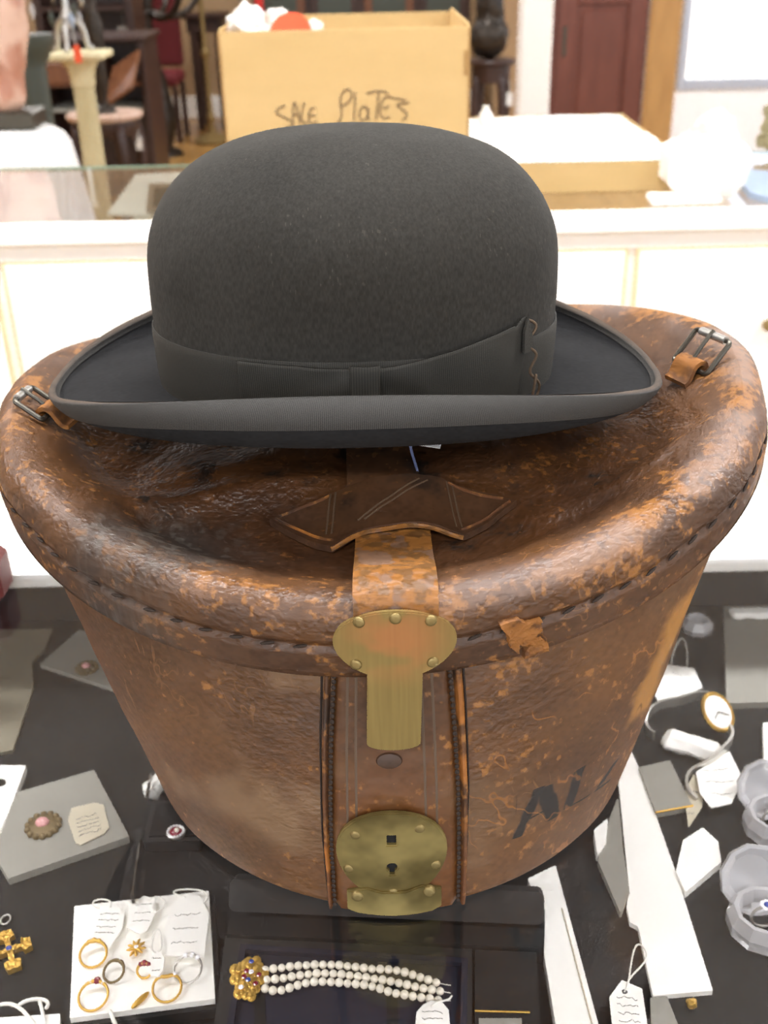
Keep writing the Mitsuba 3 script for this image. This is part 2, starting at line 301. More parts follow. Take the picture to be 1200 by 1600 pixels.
add("window_2", trimesh.Trimesh(V, [[0, 1, 2], [0, 2, 3]], process=False), "sheet_glass", False)
# back wall: beige left part, door, white part with the glazed opening on the right
YW = 7.5
xd0, xd1 = on_y(866, 100, YW)[0], on_y(1008, 100, YW)[0]
xw0, xw1, zw0, zw1 = on_y(1064, 60, YW)[0], 3.6, on_y(1085, 140, YW)[2], 2.5
xs = on_y(811, 100, YW)[0]; zt = 2.1
add("wall_back", cat_(bx(X0, xs + .12, Y1, Y1 + 0.12, 0, ZC, 0.001), bx(xs, xs + .12, YW + .12, Y1, 0, ZC, .001)), "beige_wall", False, "beige back wall behind the dark furniture", kind="structure")
rb = cat_(bx(xs, xd0, YW, YW + .12, 0, ZC, .001), bx(xd0, xd1, YW, YW + .12, zt, ZC, .001), bx(xd1, xw0, YW, YW + .12, 0, ZC, .001), bx(xw0, xw1, YW, YW + .12, 0, zw0, .001), bx(xw0, xw1, YW, YW + .12, zw1, ZC, .001), bx(xw1, X1, YW, YW + .12, 0, ZC, .001))
add("wall_back_right", rb, "white_wall", False, "bright white wall around the wooden door and the window", kind="structure")
add("baseboard_back", bx(X0, xs - 0.001, Y1 - 0.025, Y1, 0, 0.19, 0.006), "white_paint", False, "white baseboard under the beige wall", kind="structure")
xp0, xp1 = on_y(811, 100, YW - .06)[0], on_y(860, 100, YW - .06)[0]
add("trim_1", bx(xp0, xp1, YW - 0.10, YW - 0.001, 0, ZC - 0.01, 0.01), "white_paint", False, "white pilaster left of the wooden door", kind="structure")
# door
add("door_1", bx(xd0 + .003, xd1 - .003, YW + 0.02, YW + 0.06, 0.01, zt - .003, 0.003), "door_wood", False, "reddish brown wooden door at the back of the shop", kind="structure")
sx = (xd1 - xd0)
stile = cat_(bx(xd0 + .003, xd0 + .13, YW + .0, YW + .02, .01, zt - .004, .006), bx(xd1 - .13, xd1 - .003, YW + .0, YW + .02, .01, zt - .004, .006), bx(xd0 + .13, xd1 - .13, YW, YW + .02, .01, .28, .006), bx(xd0 + .13, xd1 - .13, YW, YW + .02, 1.0, 1.15, .006))
add("door_1__stiles", stile, "door_wood", False)
add("door_1__panel", bx(xd0 + .16, xd1 - .16, YW + .008, YW + .022, .31, .97, .008), "door_wood", False)
add("door_1__keyhole_plate", bx(xd0 + .045, xd0 + .07, YW - .006, YW + .001, .70, .88, .003), "dark_metal", False, "dark metal keyhole plate")
xc1 = on_y(1040, 60, YW - .04)[0]
add("trim_2", bx(xd1, xd1 + 0.2, YW - 0.035, YW - .001, 0, zt, 0.01), "casing_wood", False, "honey wood casing right of the door", kind="structure")
add("trim_3", bx(xd0 - 0.025, xd0, YW - 0.03, YW - .001, 0, zt, 0.006), "door_wood", False, "narrow brown casing left of the door", kind="structure")
# window_1
fr = cat_(bx(xw0, xw0 + .05, YW - .02, YW + .04, zw0, zw1, .006), bx(xw0 + .05, xw1 - .05, YW - .02, YW + .04, zw0, zw0 + .06, .006), bx(xw1 - .05, xw1, YW - .02, YW + .04, zw0, zw1, .006), bx(xw0 + .05, xw1 - .05, YW - .02, YW + .04, zw1 - .06, zw1, .006))
add("window_1", fr, "grey_metal", False, "bright window with a grey metal frame at the back right", kind="structure")
V = np.array([[xw0 + .03, YW + .03, zw0 + .03], [xw1 - .03, YW + .03, zw0 + .03], [xw1 - .03, YW + .03, zw1 - .03], [xw0 + .03, YW + .03, zw1 - .03]])
add("window_1__pane", trimesh.Trimesh(V, [[0, 1, 2], [0, 2, 3]], process=False), "sheet_glass", False, "clear window pane")
add("pavement", bx(xs + .13, 40, YW + .13, 60, -0.02, -0.001, 0.001), "pavement_mat", False, "sunlit pale pavement outside the window", kind="structure")
for i, (x, y) in enumerate(LAMP_SPOTS):
    k = num("ceiling_lamp")
    add(k + "__housing", bx(x - .62, x + .62, y - .16, y + .16, ZC - .075, ZC - 0.001, .006), "lamp_off_white", False)
    V = np.array([[x - .6, y - .14, ZC - .077], [x + .6, y - .14, ZC - .077], [x + .6, y + .14, ZC - .077], [x - .6, y + .14, ZC - .077]])
    scene[k + "__diffuser"] = {**mikit.ply(trimesh.Trimesh(V, [[0, 2, 1], [0, 3, 2]], process=False), "lamp_off_white", False),
                               "emitter": {"type": "area", "radiance": {"type": "rgb", "value": [LAMP * c for c in LAMP_COL]}}}
    tag(k, "long fluorescent lamp fixed to the shop ceiling", "ceiling lamp", "ceiling lamps")

# ------------------------------------------------------------------ the near display counter
DZ = ZG - 0.105                     # top of the black deck
YR0, YR1, YB = 0.700, 0.762, 0.80
nc = "display_counter"
CX0, CX1, CY0 = -0.95, 0.95, 0.14
V = np.array([[CX0, CY0, ZG], [CX1, CY0, ZG], [CX1, YR0, ZG], [CX0, YR0, ZG]])
add(nc + "__glass_top", trimesh.Trimesh(V, [[0, 1, 2], [0, 2, 3]], process=False), "sheet_glass", False, "clear scratched glass top")
add(nc + "__glass_edge", cat_(bx(CX0 - .006, CX1 + .006, CY0 - .006, CY0, ZG - .006, ZG, .001)), "glass_edge", False, "greenish front edge of the glass")
add(nc + "__deck", bx(CX0, CX1, CY0, YB, DZ - 0.02, DZ, 0.001), "black_velvet", False, "black velvet deck under the glass")
add(nc + "__rear_rail", bx(CX0, CX1, YR0, YR1, ZG - 0.012, ZG + 0.004, 0.003), "white_paint", False, "white painted rear rail")
add(nc + "__rear_wall", bx(CX0, CX1, YB, YB + .015, DZ - .02, ZG - 0.013, 0.001), "dark_case", False, "dark rear wall of the case")
add(nc + "__rear_lip", bx(CX0, CX1, YR1, YB + .015, ZG - .012, ZG + .0, .001), "white_paint", False)
add(nc + "__cabinet", cat_(bx(CX0, CX1, CY0 - .0, YB + .015, 0.08, DZ - .021, .004), bx(CX0 + .03, CX1 - .03, CY0 + .05, YB - .03, 0, .08, .002)), "white_paint", False, "white cabinet under the case")
add(nc + "__front_wall", bx(CX0, CX1, CY0, CY0 + .012, DZ, ZG - .006, .001), "white_paint", False)
add(nc + "__end_panel", bx(CX0, CX0 + .012, CY0 + .013, YB - .001, DZ, ZG - .006, .001), "white_paint", False)
add(nc + "__end_panel_001", bx(CX1 - .012, CX1, CY0 + .013, YB - .001, DZ, ZG - .006, .001), "white_paint", False)
tag(nc, "glass topped jewellery counter with a black deck under the leather hat box", "display counter")

# ------------------------------------------------------------------ the hat box
RC = dict(cx=-0.0036, cy=0.5485, a=0.1886, b=0.1621, n=2.06)
EC = (-0.0005, 0.5558)
def cosl(t): return np.cos(t), np.sin(t)
def sup(t, n):
    c, s = np.cos(t), np.sin(t); r = (np.abs(c) ** n + np.abs(s) ** n) ** (-1 / n); return r * c, r * s
def crest(t):
    x, y = sup(t, RC["n"]); c, s = cosl(t)
    return np.stack([RC["cx"] + RC["a"] * x, RC["cy"] + RC["b"] * y, ZG + 0.2 + .0060 * c + .0099 * s + .0165 * np.cos(2 * t)], -1)
def edge(t):
    x, y = sup(t, 2.14); c, s = cosl(t)
    return np.stack([EC[0] + 0.2030 * x, EC[1] + 0.1712 * y, ZG + 0.168 + .0062 * c + .0157 * s + .0176 * np.cos(2 * t)], -1)
BOT = (0.0008, 0.4949, 0.1322, 0.1196)
def bottom(t):
    x, y = sup(t, 1.83)
    return np.stack([BOT[0] + BOT[2] * x, BOT[1] + BOT[3] * y, np.full_like(x, ZG + 0.0004)], -1)
from scipy.interpolate import PchipInterpolator
LIDP = PchipInterpolator([0, .3, .5, .66, .78, .88, .94, .975, 1.0], [-.012, -.013, -.017, -.020, -.017, -.0085, -.0032, -.0006, 0])
def lid_prof(r):
    return LIDP(np.clip(r, 0, 1))
def lid_z(x, y):
    dx, dy = (x - RC["cx"]) / RC["a"], (y - RC["cy"]) / RC["b"]
    r = (np.abs(dx) ** RC["n"] + np.abs(dy) ** RC["n"]) ** (1 / RC["n"]); t = np.arctan2(dy, dx)
    lump = (meshkit.fbm(np.stack([x * 22, y * 22, x * 0 + 3], -1), 3) - 0.5) * 0.010 * np.clip((1 - r) * 5, 0, 1)
    fold = 0.006 * np.exp(-((x + 0.085) / 0.05) ** 2 - ((y - 0.478 - 0.15 * (x + .085)) / 0.008) ** 2) + 0.004 * np.exp(-((x - 0.115) / 0.05) ** 2 - ((y - 0.468 - 0.4 * (x - .115)) / 0.008) ** 2)
    return ZG + 0.2 + r * (.0060 * np.cos(t) + .0099 * np.sin(t)) + .0165 * r * r * np.cos(2 * t) + lid_prof(r) + lump + fold
def on_lid(px, py, up=0.0):
    z = ZG + .19
    for _ in range(12):
        p = on_z(px, py, z); z = float(lid_z(p[0], p[1])) + up
    return on_z(px, py, z)
NT = 360
TH = np.pi / 2 + np.linspace(0, 2 * np.pi, NT + 1)
rows, vs = [], []
cr, ed = crest(TH), edge(TH); ctr = np.array([RC["cx"], RC["cy"], 0])
out = cr - ctr; out[:, 2] = 0; out /= np.linalg.norm(out, axis=1, keepdims=True)
wob = (meshkit.fbm(np.stack([cr[:, 0] * 25, cr[:, 1] * 25, cr[:, 0] * 0], -1), 3) - .5)
def band(f):      # outer wall, f = 0 at the bottom edge, 1 at the crest; bulges outwards and rounds over
    w = f ** 0.75
    p = ed * (1 - w)[..., None] + cr * w[..., None] if np.ndim(w) else ed * (1 - w) + cr * w
    return p + out * (0.0062 * abs(math.sin(math.pi * f)) ** 0.8) + np.array([0, 0, 1]) * (0.0045 * math.sin(math.pi * f)) + (out * 0.006 * f * (1 - f) * 4) * wob[:, None]
# the lip folds under at the bottom edge
rows.append(ed - out * 0.010 + [0, 0, 0.003]); vs.append(-0.03)
rows.append(ed - out * 0.003 - [0, 0, 0.0012]); vs.append(-0.012)
for f in np.r_[0, .03, np.linspace(.08, .22, 4)]:
    rows.append(band(f) + out * .0004); vs.append(0.3 * f)
for f in (.25, .27, .29): rows.append(band(f) - out * 0.0022); vs.append(.3 * f)     # the sunk stitch line
for f in np.linspace(.33, 1, 16): rows.append(band(f)); vs.append(0.3 * f)
for r in np.r_[np.linspace(.985, .7, 20), np.linspace(.66, .06, 18)]:
    x = RC["cx"] + (cr[:, 0] - RC["cx"]) * r; y = RC["cy"] + (cr[:, 1] - RC["cy"]) * r
    rows.append(np.stack([x, y, lid_z(x, y)], -1)); vs.append(0.3 + 0.7 * (1 - r))
rows.append(np.repeat([[RC["cx"], RC["cy"], float(lid_z(np.array(RC["cx"]), np.array(RC["cy"])))]], NT + 1, 0)); vs.append(1.0)
G = np.stack(rows, 1); UV = np.stack(np.meshgrid(np.linspace(0, 1, NT + 1), vs, indexing="ij"), -1).reshape(-1, 2)
hb = "hat_box"
add(hb + "__lid", loft(G), "lid_leather", True, "dark brown lid with scuffed orange rim", uv=UV)

def body_pt(t, v):
    """v = 0 at the bottom edge, 1 under the lid"""
    t, v = np.broadcast_arrays(np.asarray(t, float), np.asarray(v, float))
    e = edge(t); b = bottom(t); c0 = np.array([EC[0], EC[1], 0])
    e = e + (c0 - e * [1, 1, 0]) * [0.038, 0.038, 0] + [0, 0, 0.006]
    p = b + (e - b) * v[..., None]
    d = p - np.stack([BOT[0] + 0 * v, BOT[1] + .05 * v, p[..., 2]], -1); d = d / (np.linalg.norm(d, axis=-1, keepdims=True) + 1e-9)
    bul = 0.0013 * np.sin(np.pi * v) - 0.003 * np.clip(1 - v / 0.03, 0, 1) ** 2
    lump = (meshkit.fbm(np.stack([np.cos(t) * 3, np.sin(t) * 3, v * 3], -1), 3) - .5) * 0.005 * np.sin(np.pi * np.clip(v, 0, 1))
    return p + d * (bul + lump)[..., None]
def body_n(t, v):
    h = 1e-3; return nrm(np.cross(body_pt(t + h, v) - body_pt(t - h, v), body_pt(t, v + h) - body_pt(t, v - h)))
VV = np.r_[0, .01, .025, .04, np.linspace(.08, 1.0, 40)]
Tg, Vg = np.meshgrid(TH, VV, indexing="ij")
Gb = body_pt(Tg, Vg)
low = np.stack([BOT[0] + (Gb[:, 0, 0] - BOT[0]) * .0, BOT[1] + 0 * Gb[:, 0, 0], Gb[:, 0, 2]], -1)
Gb = np.concatenate([low[:, None], Gb], 1); VV2 = np.r_[-.02, VV]
UVb = np.stack(np.meshgrid(np.linspace(0, 1, NT + 1), VV2, indexing="ij"), -1).reshape(-1, 2)

from scipy.optimize import least_squares
def on_body(px, py):
    """(turn angle, v) of the body under a pixel, found once on the surface"""
    d = nrm(ray(px, py)); best = None
    for t0 in (-1.57, -0.9, -2.2, -0.4):
        f = lambda q: np.cross(body_pt(q[0], q[1]) - CAM, d) * 100
        r = least_squares(f, [t0, .4]); k = r.cost + 0.001 * max(0, np.linalg.norm(body_pt(r.x[0], r.x[1]) - CAM) - .4)
        if best is None or k < best[0]: best = (k, r.x)
    return best[1]
def uv_of(px, py):
    t, v = on_body(px, py); return (float(((t - np.pi / 2) / (2 * np.pi)) % 1.0), float(v))
# initials painted on the right of the front: A L and a worn third letter (their strokes in u, v)
def stroke(a, b, w): LETTERS.append((uv_of(*a), uv_of(*b), w))
def add_letters():
    stroke((808, 1308), (842, 1232), .0026); stroke((850, 1232), (864, 1278), .0042); stroke((826, 1280), (858, 1262), .0020)
    stroke((888, 1260), (906, 1202), .0030); stroke((890, 1260), (918, 1244), .0018)
    stroke((938, 1226), (962, 1190), .0030); stroke((932, 1234), (952, 1220), .0020)
add_letters()
add(hb + "__body", loft(Gb), "body_leather", True, "brown scuffed leather body with painted black initials", uv=UVb)

def patch(t0, t1, v0, v1, off, nt=16, nv=30, th=None, crown=0.0):
    """a strip lying on the body, proud by off"""
    f = lambda x, v: x(v) if callable(x) else np.full_like(v, x)
    vv = np.linspace(v0, v1, nv); s = np.linspace(0, 1, nt)
    Tm = f(t0, vv)[None] * (1 - s[:, None]) + f(t1, vv)[None] * s[:, None]; Vm = np.repeat(vv[None], nt, 0)
    P = body_pt(Tm, Vm); N = np.cross(body_pt(Tm + 1e-3, Vm) - body_pt(Tm - 1e-3, Vm), body_pt(Tm, Vm + 1e-3) - body_pt(Tm, Vm - 1e-3)); N /= np.linalg.norm(N, axis=-1, keepdims=True)
    e = np.ones(nt); e[0] = e[-1] = 0
    P = P + N * (off * e + crown * np.sin(np.pi * s))[:, None, None]
    return loft(P)
tl_b, tr_b = on_body(516, 1405)[0], on_body(722, 1400)[0]; tl_t, tr_t = on_body(510, 1075)[0], on_body(715, 1075)[0]
tl = lambda v: tl_b + (tl_t - tl_b) * (v / .9); tr = lambda v: tr_b + (tr_t - tr_b) * (v / .9)
add(hb + "__front_panel", patch(lambda v: tl(v) + .02, lambda v: tr(v) - .02, 0.012, 1.0, .0022, 24, 40), "panel_leather", True, "orange brown leather panel down the front")
for s_, f_ in ((0, tl), (1, tr)):
    k = num(hb + "__welt")
    sgn = 1 if s_ == 0 else -1
    a = lambda v, f_=f_, sgn=sgn: f_(v) - .005; b = lambda v, f_=f_: f_(v) + .012 * 1
    if s_: a, b = (lambda v, f_=f_: f_(v) - .012), (lambda v, f_=f_: f_(v) + .010)
    add(k, patch(a, b, .020, .99, .0030, 6, 60, crown=.001), "welt_leather", True, "raised dark leather welt")
    for q, o in enumerate((-.010, +.026) if s_ == 0 else (-.030, .013)):
        if (s_ == 0 and q == 0) or (s_ == 1 and q == 1):
            gk = num(hb + "__seam")
            add(gk, patch(lambda v, f_=f_, o=o: f_(v) + o - .003, lambda v, f_=f_, o=o: f_(v) + o + .003, .01, .99, .0006, 4, 60), "groove_dark", True, "dark seam beside the welt")
    # small stitches beside each welt
    cs = trimesh.creation.icosphere(1); n_st = 46
    for i in range(n_st):
        v = .03 + .93 * i / (n_st - 1); t = f_(v) + (.020 if s_ == 0 else -.020)
        p = body_pt(t, v); nn = body_n(t, v); up = nrm(body_pt(t, v + .01) - body_pt(t, v)); xx = np.cross(up, nn)
        kk = num(hb + "__welt_stitch")
        if i == 0 and s_ == 0: first = mikit.ply(cs, "groove_dark", True)
        scene[kk] = {**first, "to_world": T(frame(p + nn * .0026, xx * .0011, up * .0013, nn * .0006).tolist())}
# tooled double lines on the panel
for o, v0, v1 in ((-.335, .30, .95), (-.27, .30, .95), (.22, .30, .95), (.30, .30, .95)):
    w = .0035
    fa = lambda v, o=o: (tl(v) + tr(v)) / 2 + o * (tr(v) - tl(v)) - w; fb = lambda v, o=o: (tl(v) + tr(v)) / 2 + o * (tr(v) - tl(v)) + w
    P = patch(fa, fb, v0, v1, .0001, 5, 40); P.vertices = P.vertices + np.array([0, -.0023, 0])
    add(num(hb + "__tooled_line"), P, "groove_shine", True)
# brass: the hasp with its tab, the lock plate, the base plate
def arc(cx, cy, rx, ry, a0=0, a1=2 * np.pi, n=48): t = np.linspace(a0, a1, n); return np.stack([cx + rx * np.cos(t), cy + ry * np.sin(t)], 1)
p_top, p_bot, p_tab = on_y(617, 952, .3775), on_y(617, 1056, .3755), on_y(615, 1166, .3745)
wd = 0.0262; hl = np.linalg.norm(p_top - p_bot)
tabw = 0.0118; tabl = np.linalg.norm(p_tab - p_bot)
outline = sg.Polygon(arc(0, 0, wd, hl / 2)).union(sg.Polygon([(-tabw, 0), (tabw, 0), (tabw, -hl / 2 - tabl + .003)] + [tuple(q) for q in arc(0, -hl / 2 - tabl + .003, tabw, .004, 0, -np.pi, 16)] + [(-tabw, -hl / 2 - tabl + .003)]))
def plate(outline, bend, th=.0016, step=.0012):
    mm = m3.Manifold.extrude(m3.CrossSection([np.array(g.exterior.coords)[:-1] for g in [outline]] + [np.array(i.coords)[:-1] for i in outline.interiors], m3.FillRule.EvenOdd), th)
    # rim chamfer: union of two insets
    inn = outline.buffer(-.0006)
    m2 = m3.Manifold.extrude(m3.CrossSection([np.array(inn.exterior.coords)[:-1]] + [np.array(i.coords)[:-1] for i in inn.interiors], m3.FillRule.EvenOdd), th + .0005)
    mm = (mm + m2).refine_to_length(step)
    q = mm.to_mesh(); v = bend(np.array(q.vert_properties[:, :3], float)); return trimesh.Trimesh(v, q.tri_verts, process=False)
mid = (p_top + p_bot) / 2; up1 = nrm(p_top - p_bot); up2 = nrm(p_bot - p_tab); xr = nrm(np.array([1, 0, 0]))
n1 = nrm(np.cross(xr, up1)); n2 = nrm(np.cross(xr, up2))
def hasp_pt(x, y, z):
    y = np.asarray(y, float); yj = -hl / 2 + .001; s = .5 + .5 * np.tanh((yj - y) / .003)
    def base(yy):      # arc along the centre line with a soft bend
        return np.where((yy > yj)[..., None], mid + yy[..., None] * up1, mid + yj * up1 + (yy - yj)[..., None] * up2)
    c = (base(y + .003) + base(y - .003) + base(y)) / 3
    n_ = n1 * (1 - s)[..., None] + n2 * s[..., None]; n_ /= np.linalg.norm(n_, axis=-1, keepdims=True)
    return c + np.asarray(x)[..., None] * xr + n_ * (np.asarray(z) - 6.0 * np.asarray(x) ** 2 * (1 - s))[..., None]
add(hb + "__hasp", plate(outline, lambda v: hasp_pt(v[:, 0], v[:, 1], v[:, 2])), "brass", 25, "keyhole shaped brass hasp with a red tinge")
riv = lathe([(0, -.0005), (.0026, -.0005), (.0026, .0004), (.0021, .0010), (.0012, .0013), (0, .0011)], 16)
for qx, qy in ((-.0150, hl * .335), (.0002, hl * .40), (.0150, hl * .335), (-.0165, -hl * .30), (.0160, -hl * .29)):
    x, y = np.array(qx), np.array(qy); p = hasp_pt(x, y, np.array(.0020)); dx = nrm(hasp_pt(x + 1e-4, y, np.array(.002)) - p)
    add(num(hb + "__hasp__rivet"), xf(riv, frame(p, dx, np.cross(n1, dx), n1)), "rivet_metal", 40)
def plate_on_body(outline, px, py, lift, th=.0014):
    t, v = on_body(px, py); c = body_pt(t, v); nn = body_n(t, v); up = nrm(np.array([0, 0, 1]) - nn * nn[2]); xx = np.cross(up, nn)
    M = frame(c + nn * lift, xx, up, nn)
    return M, plate(outline, lambda q: (M[:3, :3] @ (q * 1.0 - np.stack([0 * q[:, 0], 0 * q[:, 0], 7.0 * q[:, 0] ** 2], 1)).T).T + M[:3, 3])
lo = sg.Polygon(arc(0, 0, .0262, .0275)); keys = [sg.box(-.0022, .0075, .0022, .0135), sg.Point(0, -.0068).buffer(.0026).union(sg.box(-.0012, -.0115, .0012, -.006))]
for kq in keys: lo = lo.difference(kq)
M, pl = plate_on_body(lo, 612, 1327, .0030)
add(hb + "__lock_plate", pl, "old_brass", 25, "round brass lock plate with two keyholes")
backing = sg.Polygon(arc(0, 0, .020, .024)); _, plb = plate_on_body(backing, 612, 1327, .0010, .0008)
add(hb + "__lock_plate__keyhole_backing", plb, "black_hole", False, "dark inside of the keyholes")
for qx, qy in ((-.0165, .0125), (.0130, .0165), (.0205, -.0085), (-.0205, -.0100), (.0003, -.0230)):
    add(num(hb + "__lock_plate__rivet"), xf(riv, M @ frame([qx, qy, .0016 - 7 * qx * qx], [1, 0, 0], [0, 1, 0], [0, 0, 1])), "rivet_metal", 40)
bp = sg.Polygon([(-.0215, -.0065), (-.018, -.0075), (.0, -.0080), (.018, -.0075), (.0215, -.006), (.0215, .0035), (.013, .0068), (.006, .0045), (-.006, .0042), (-.013, .0060), (-.0215, .0030)])
M, pl = plate_on_body(bp.buffer(.0012), 616, 1397, .0030)
add(hb + "__base_plate", pl, "old_brass", 25, "worn brass plate at the bottom of the front panel")
for qx, qy in ((-.0175, .0020), (.0165, .0042)):
    add(num(hb + "__base_plate__rivet"), xf(xf(riv, np.diag([1.2, 1.2, 1.4, 1])), M @ frame([qx, qy, .0016 - 7 * qx * qx], [1, 0, 0], [0, 1, 0], [0, 0, 1])), "rivet_metal", 40)
# old stud above the lock plate
t_, v_ = on_body(608, 1184); p_, n_ = body_pt(t_, v_), body_n(t_, v_)
u_ = nrm(np.array([0, 0, 1]) - n_ * n_[2])
add(hb + "__stud_hole", xf(lathe([(0, .0012), (.003, .0013), (.0055, .0008), (.0066, -.001), (0, -.001)], 20), frame(p_ + n_ * .0024, np.cross(u_, n_), u_ * .7, n_)), "dark_leather", 40, "dark worn stud mark")

# the strap over the rim, the loop patch it comes out of, its far part under the hat
def lid_or_rim(x, y, up):
    return np.array([x, y, float(lid_z(np.array(x), np.array(y))) + up])
sl = [on_lid(615, 805, .004), on_lid(612, 850, .0045), on_lid(611, 880, .004)]
cf = crest(np.array([-np.pi / 2 + .02]))[0]
path = np.array([[.004, sl[0][1] + .012, sl[0][2]], [.004, sl[1][1], sl[1][2]], [.004, (sl[1][1] + cf[1]) / 2, (sl[1][2] + cf[2]) / 2 + .003], [.004, cf[1] + .004, cf[2] + .0062], [.004, cf[1] - .0055, cf[2] + .0030], [.004, p_top[1] + .0022, p_top[2] - .003], [.004, mid[1] + .0025, mid[2]]])
path = smooth_curve(path, 40)
ws = np.interp(np.linspace(0, 1, 40), [0, 1], [.0172, .0178])
P = np.stack([path + np.array([1, 0, 0]) * (w_ * ws)[:, None] + [0, 0, -.0006] * np.array([abs(w_) > .95]) for w_ in np.linspace(-1, 1, 9)], 1)
add(hb + "__strap", sheet(P, .0030), "strap_leather", 50, "cracked orange leather strap over the rim")
def lid_poly_patch(pxs, up, bulge, th, subdiv=.003):
    pts = np.array([on_lid(*q) for q in pxs]); poly = sg.Polygon(pts[:, :2]); c = pts[:, :2].mean(0)
    q = m3.Manifold.extrude(m3.CrossSection([np.array(poly.exterior.coords)[:-1]], m3.FillRule.EvenOdd), 1.0).refine_to_length(max(subdiv, .0025)) if False else None
    m = trimesh.creation.extrude_polygon(poly, th, engine="earcut")
    m = m.subdivide_to_size(subdiv, max_iter=12); v = m.vertices.copy()
    d = np.array([poly.exterior.distance(sg.Point(a)) for a in v[:, :2]])
    b = bulge * np.exp(-((v[:, 0] - c[0]) / .026) ** 4)
    v[:, 2] += lid_z(v[:, 0], v[:, 1]) + up + b; m.vertices = v; m.fix_normals(); return m, poly
hexa = [(422, 823), (470, 800), (515, 783), (610, 768), (690, 764), (752, 776), (807, 793), (770, 822), (725, 848), (690, 844), (660, 842), (600, 848), (560, 854), (520, 868), (470, 850)]
m, poly = lid_poly_patch(hexa, .0006, .0055, .0034)
add(hb + "__loop_patch", m, "dark_leather", 40, "dark pointed leather patch that holds the strap")
def lid_line(pxs, up, rad, n=24, bul=.0055):
    pts = np.array([on_lid(*q) for q in pxs]); pts = smooth_curve(pts, n) if len(pts) > 2 else np.linspace(pts[0], pts[-1], n)
    cx = .004; b = bul * np.exp(-((pts[:, 0] - cx) / .026) ** 4)
    pts[:, 2] = lid_z(pts[:, 0], pts[:, 1]) + up + b; return tube(pts, rad, 6)
for pp in ([(432, 822), (475, 843), (520, 860)], [(720, 842), (765, 818), (796, 795)], [(438, 818), (480, 801), (515, 789)], [(700, 769), (748, 780), (786, 791)]):
    add(num(hb + "__loop_patch__stitch_line"), lid_line(pp, .0042, .0008), "welt_leather", 40)
for pp in ([(517, 787), (510, 848)], [(525, 786), (519, 848)], [(697, 768), (713, 838)], [(705, 768), (722, 838)], [(560, 838), (655, 772)], [(570, 838), (668, 772)]):
    add(num(hb + "__loop_patch__tooled_line"), lid_line(pp, .0040, .00055), "groove_shine", 40)
add(hb + "__loop_patch__edge", lid_line([(518, 868), (540, 861), (562, 855), (600, 849), (660, 843), (692, 845), (724, 848)], .0022, .0012), "strap_leather", 40, "worn tan edge")
far = [(541, 690), (640, 690), (656, 764), (543, 770)]
pf = np.array([on_lid(*q) for q in far])
s_, r_ = np.linspace(0, 1, 12), np.linspace(0, 1, 8)
P = np.array([[pf[0] * (1 - a) * (1 - b) + pf[1] * b * (1 - a) + pf[2] * a * b + pf[3] * a * (1 - b) for b in r_] for a in s_]); P[..., 2] = lid_z(P[..., 0], P[..., 1]) + .0035
add(hb + "__strap_end", sheet(P, .0028), "dark_leather", 50, "dark strap end going under the hat")
# torn leather on the rim: two ragged pieces standing off the band
fgrid = np.linspace(0, 1, 81); BG = np.stack([band(f) for f in fgrid], 1)
def on_band(px, py):
    d = nrm(ray(px, py)); q = BG - CAM; e = np.linalg.norm(np.cross(q, d), axis=-1) + 10.0 * (BG[..., 1] > .56)
    i, j = np.unravel_index(np.argmin(e), e.shape); return BG[i, j], nrm(out[i] + [0, 0, .25 * (2 * fgrid[j] - 1)])
for poly_ in ([(785, 971), (800, 965), (816, 971), (838, 967), (842, 983), (832, 991), (838, 1000), (822, 1003), (806, 1000), (800, 1012), (792, 1002), (797, 992), (787, 988)], [(826, 1000), (846, 996), (853, 1006), (850, 1018), (836, 1023), (822, 1021), (812, 1024), (816, 1010)]):
    pc = np.mean([on_band(*q)[0] for q in poly_], 0); nn = nrm(np.mean([on_band(*q)[1] for q in poly_], 0)); xx = nrm(np.cross([0, 0, 1], nn)); yy = np.cross(nn, xx)
    q2 = [((on_band(*q)[0] - pc) @ xx, (on_band(*q)[0] - pc) @ yy) for q in poly_]
    g = trimesh.creation.extrude_polygon(sg.Polygon(q2).buffer(.0006).buffer(0), .0030, engine="earcut").subdivide_to_size(.0011, max_iter=12); v = g.vertices
    v[:, 2] = np.where(v[:, 2] > .001, .0012 + .0026 * meshkit.fbm(v * [500, 500, 0] + 3, 3), -.002); v[:, :2] += .0007 * (meshkit.noise(np.c_[v[:, :2] * 900, v[:, 2:] * 0])[:, None] - .5)
    add(num(hb + "__torn_leather"), xf(g, frame(pc, xx, yy, nn)), "suede_orange", 40, "torn orange leather on the rim")
# stitches along the lid band
st = trimesh.creation.icosphere(1); st_ply = mikit.ply(st, "groove_dark", True); st_th = mikit.ply(st, "groove_shine", True)
bf = band(.27)
tvis = np.radians(np.arange(-186, 7, 4.1)); 
for k_, t in enumerate(tvis):
    if abs(t + np.pi / 2) < .14: continue
    ii = int(np.argmin(np.abs(((TH - t + np.pi) % (2 * np.pi)) - np.pi))); i2 = (ii + 2) % NT
    p = bf[ii]; tx = nrm(bf[i2] - p); nn = out[ii]; upv = np.cross(nn, tx)
    tx2 = nrm(tx + .25 * upv); up2_ = np.cross(nn, tx2)
    kk = num(hb + "__lid__stitch")
    scene[kk] = {**st_ply, "to_world": T(frame(p - nn * .0004, tx2 * .0034, up2_ * .0008, nn * .0008).tolist())}
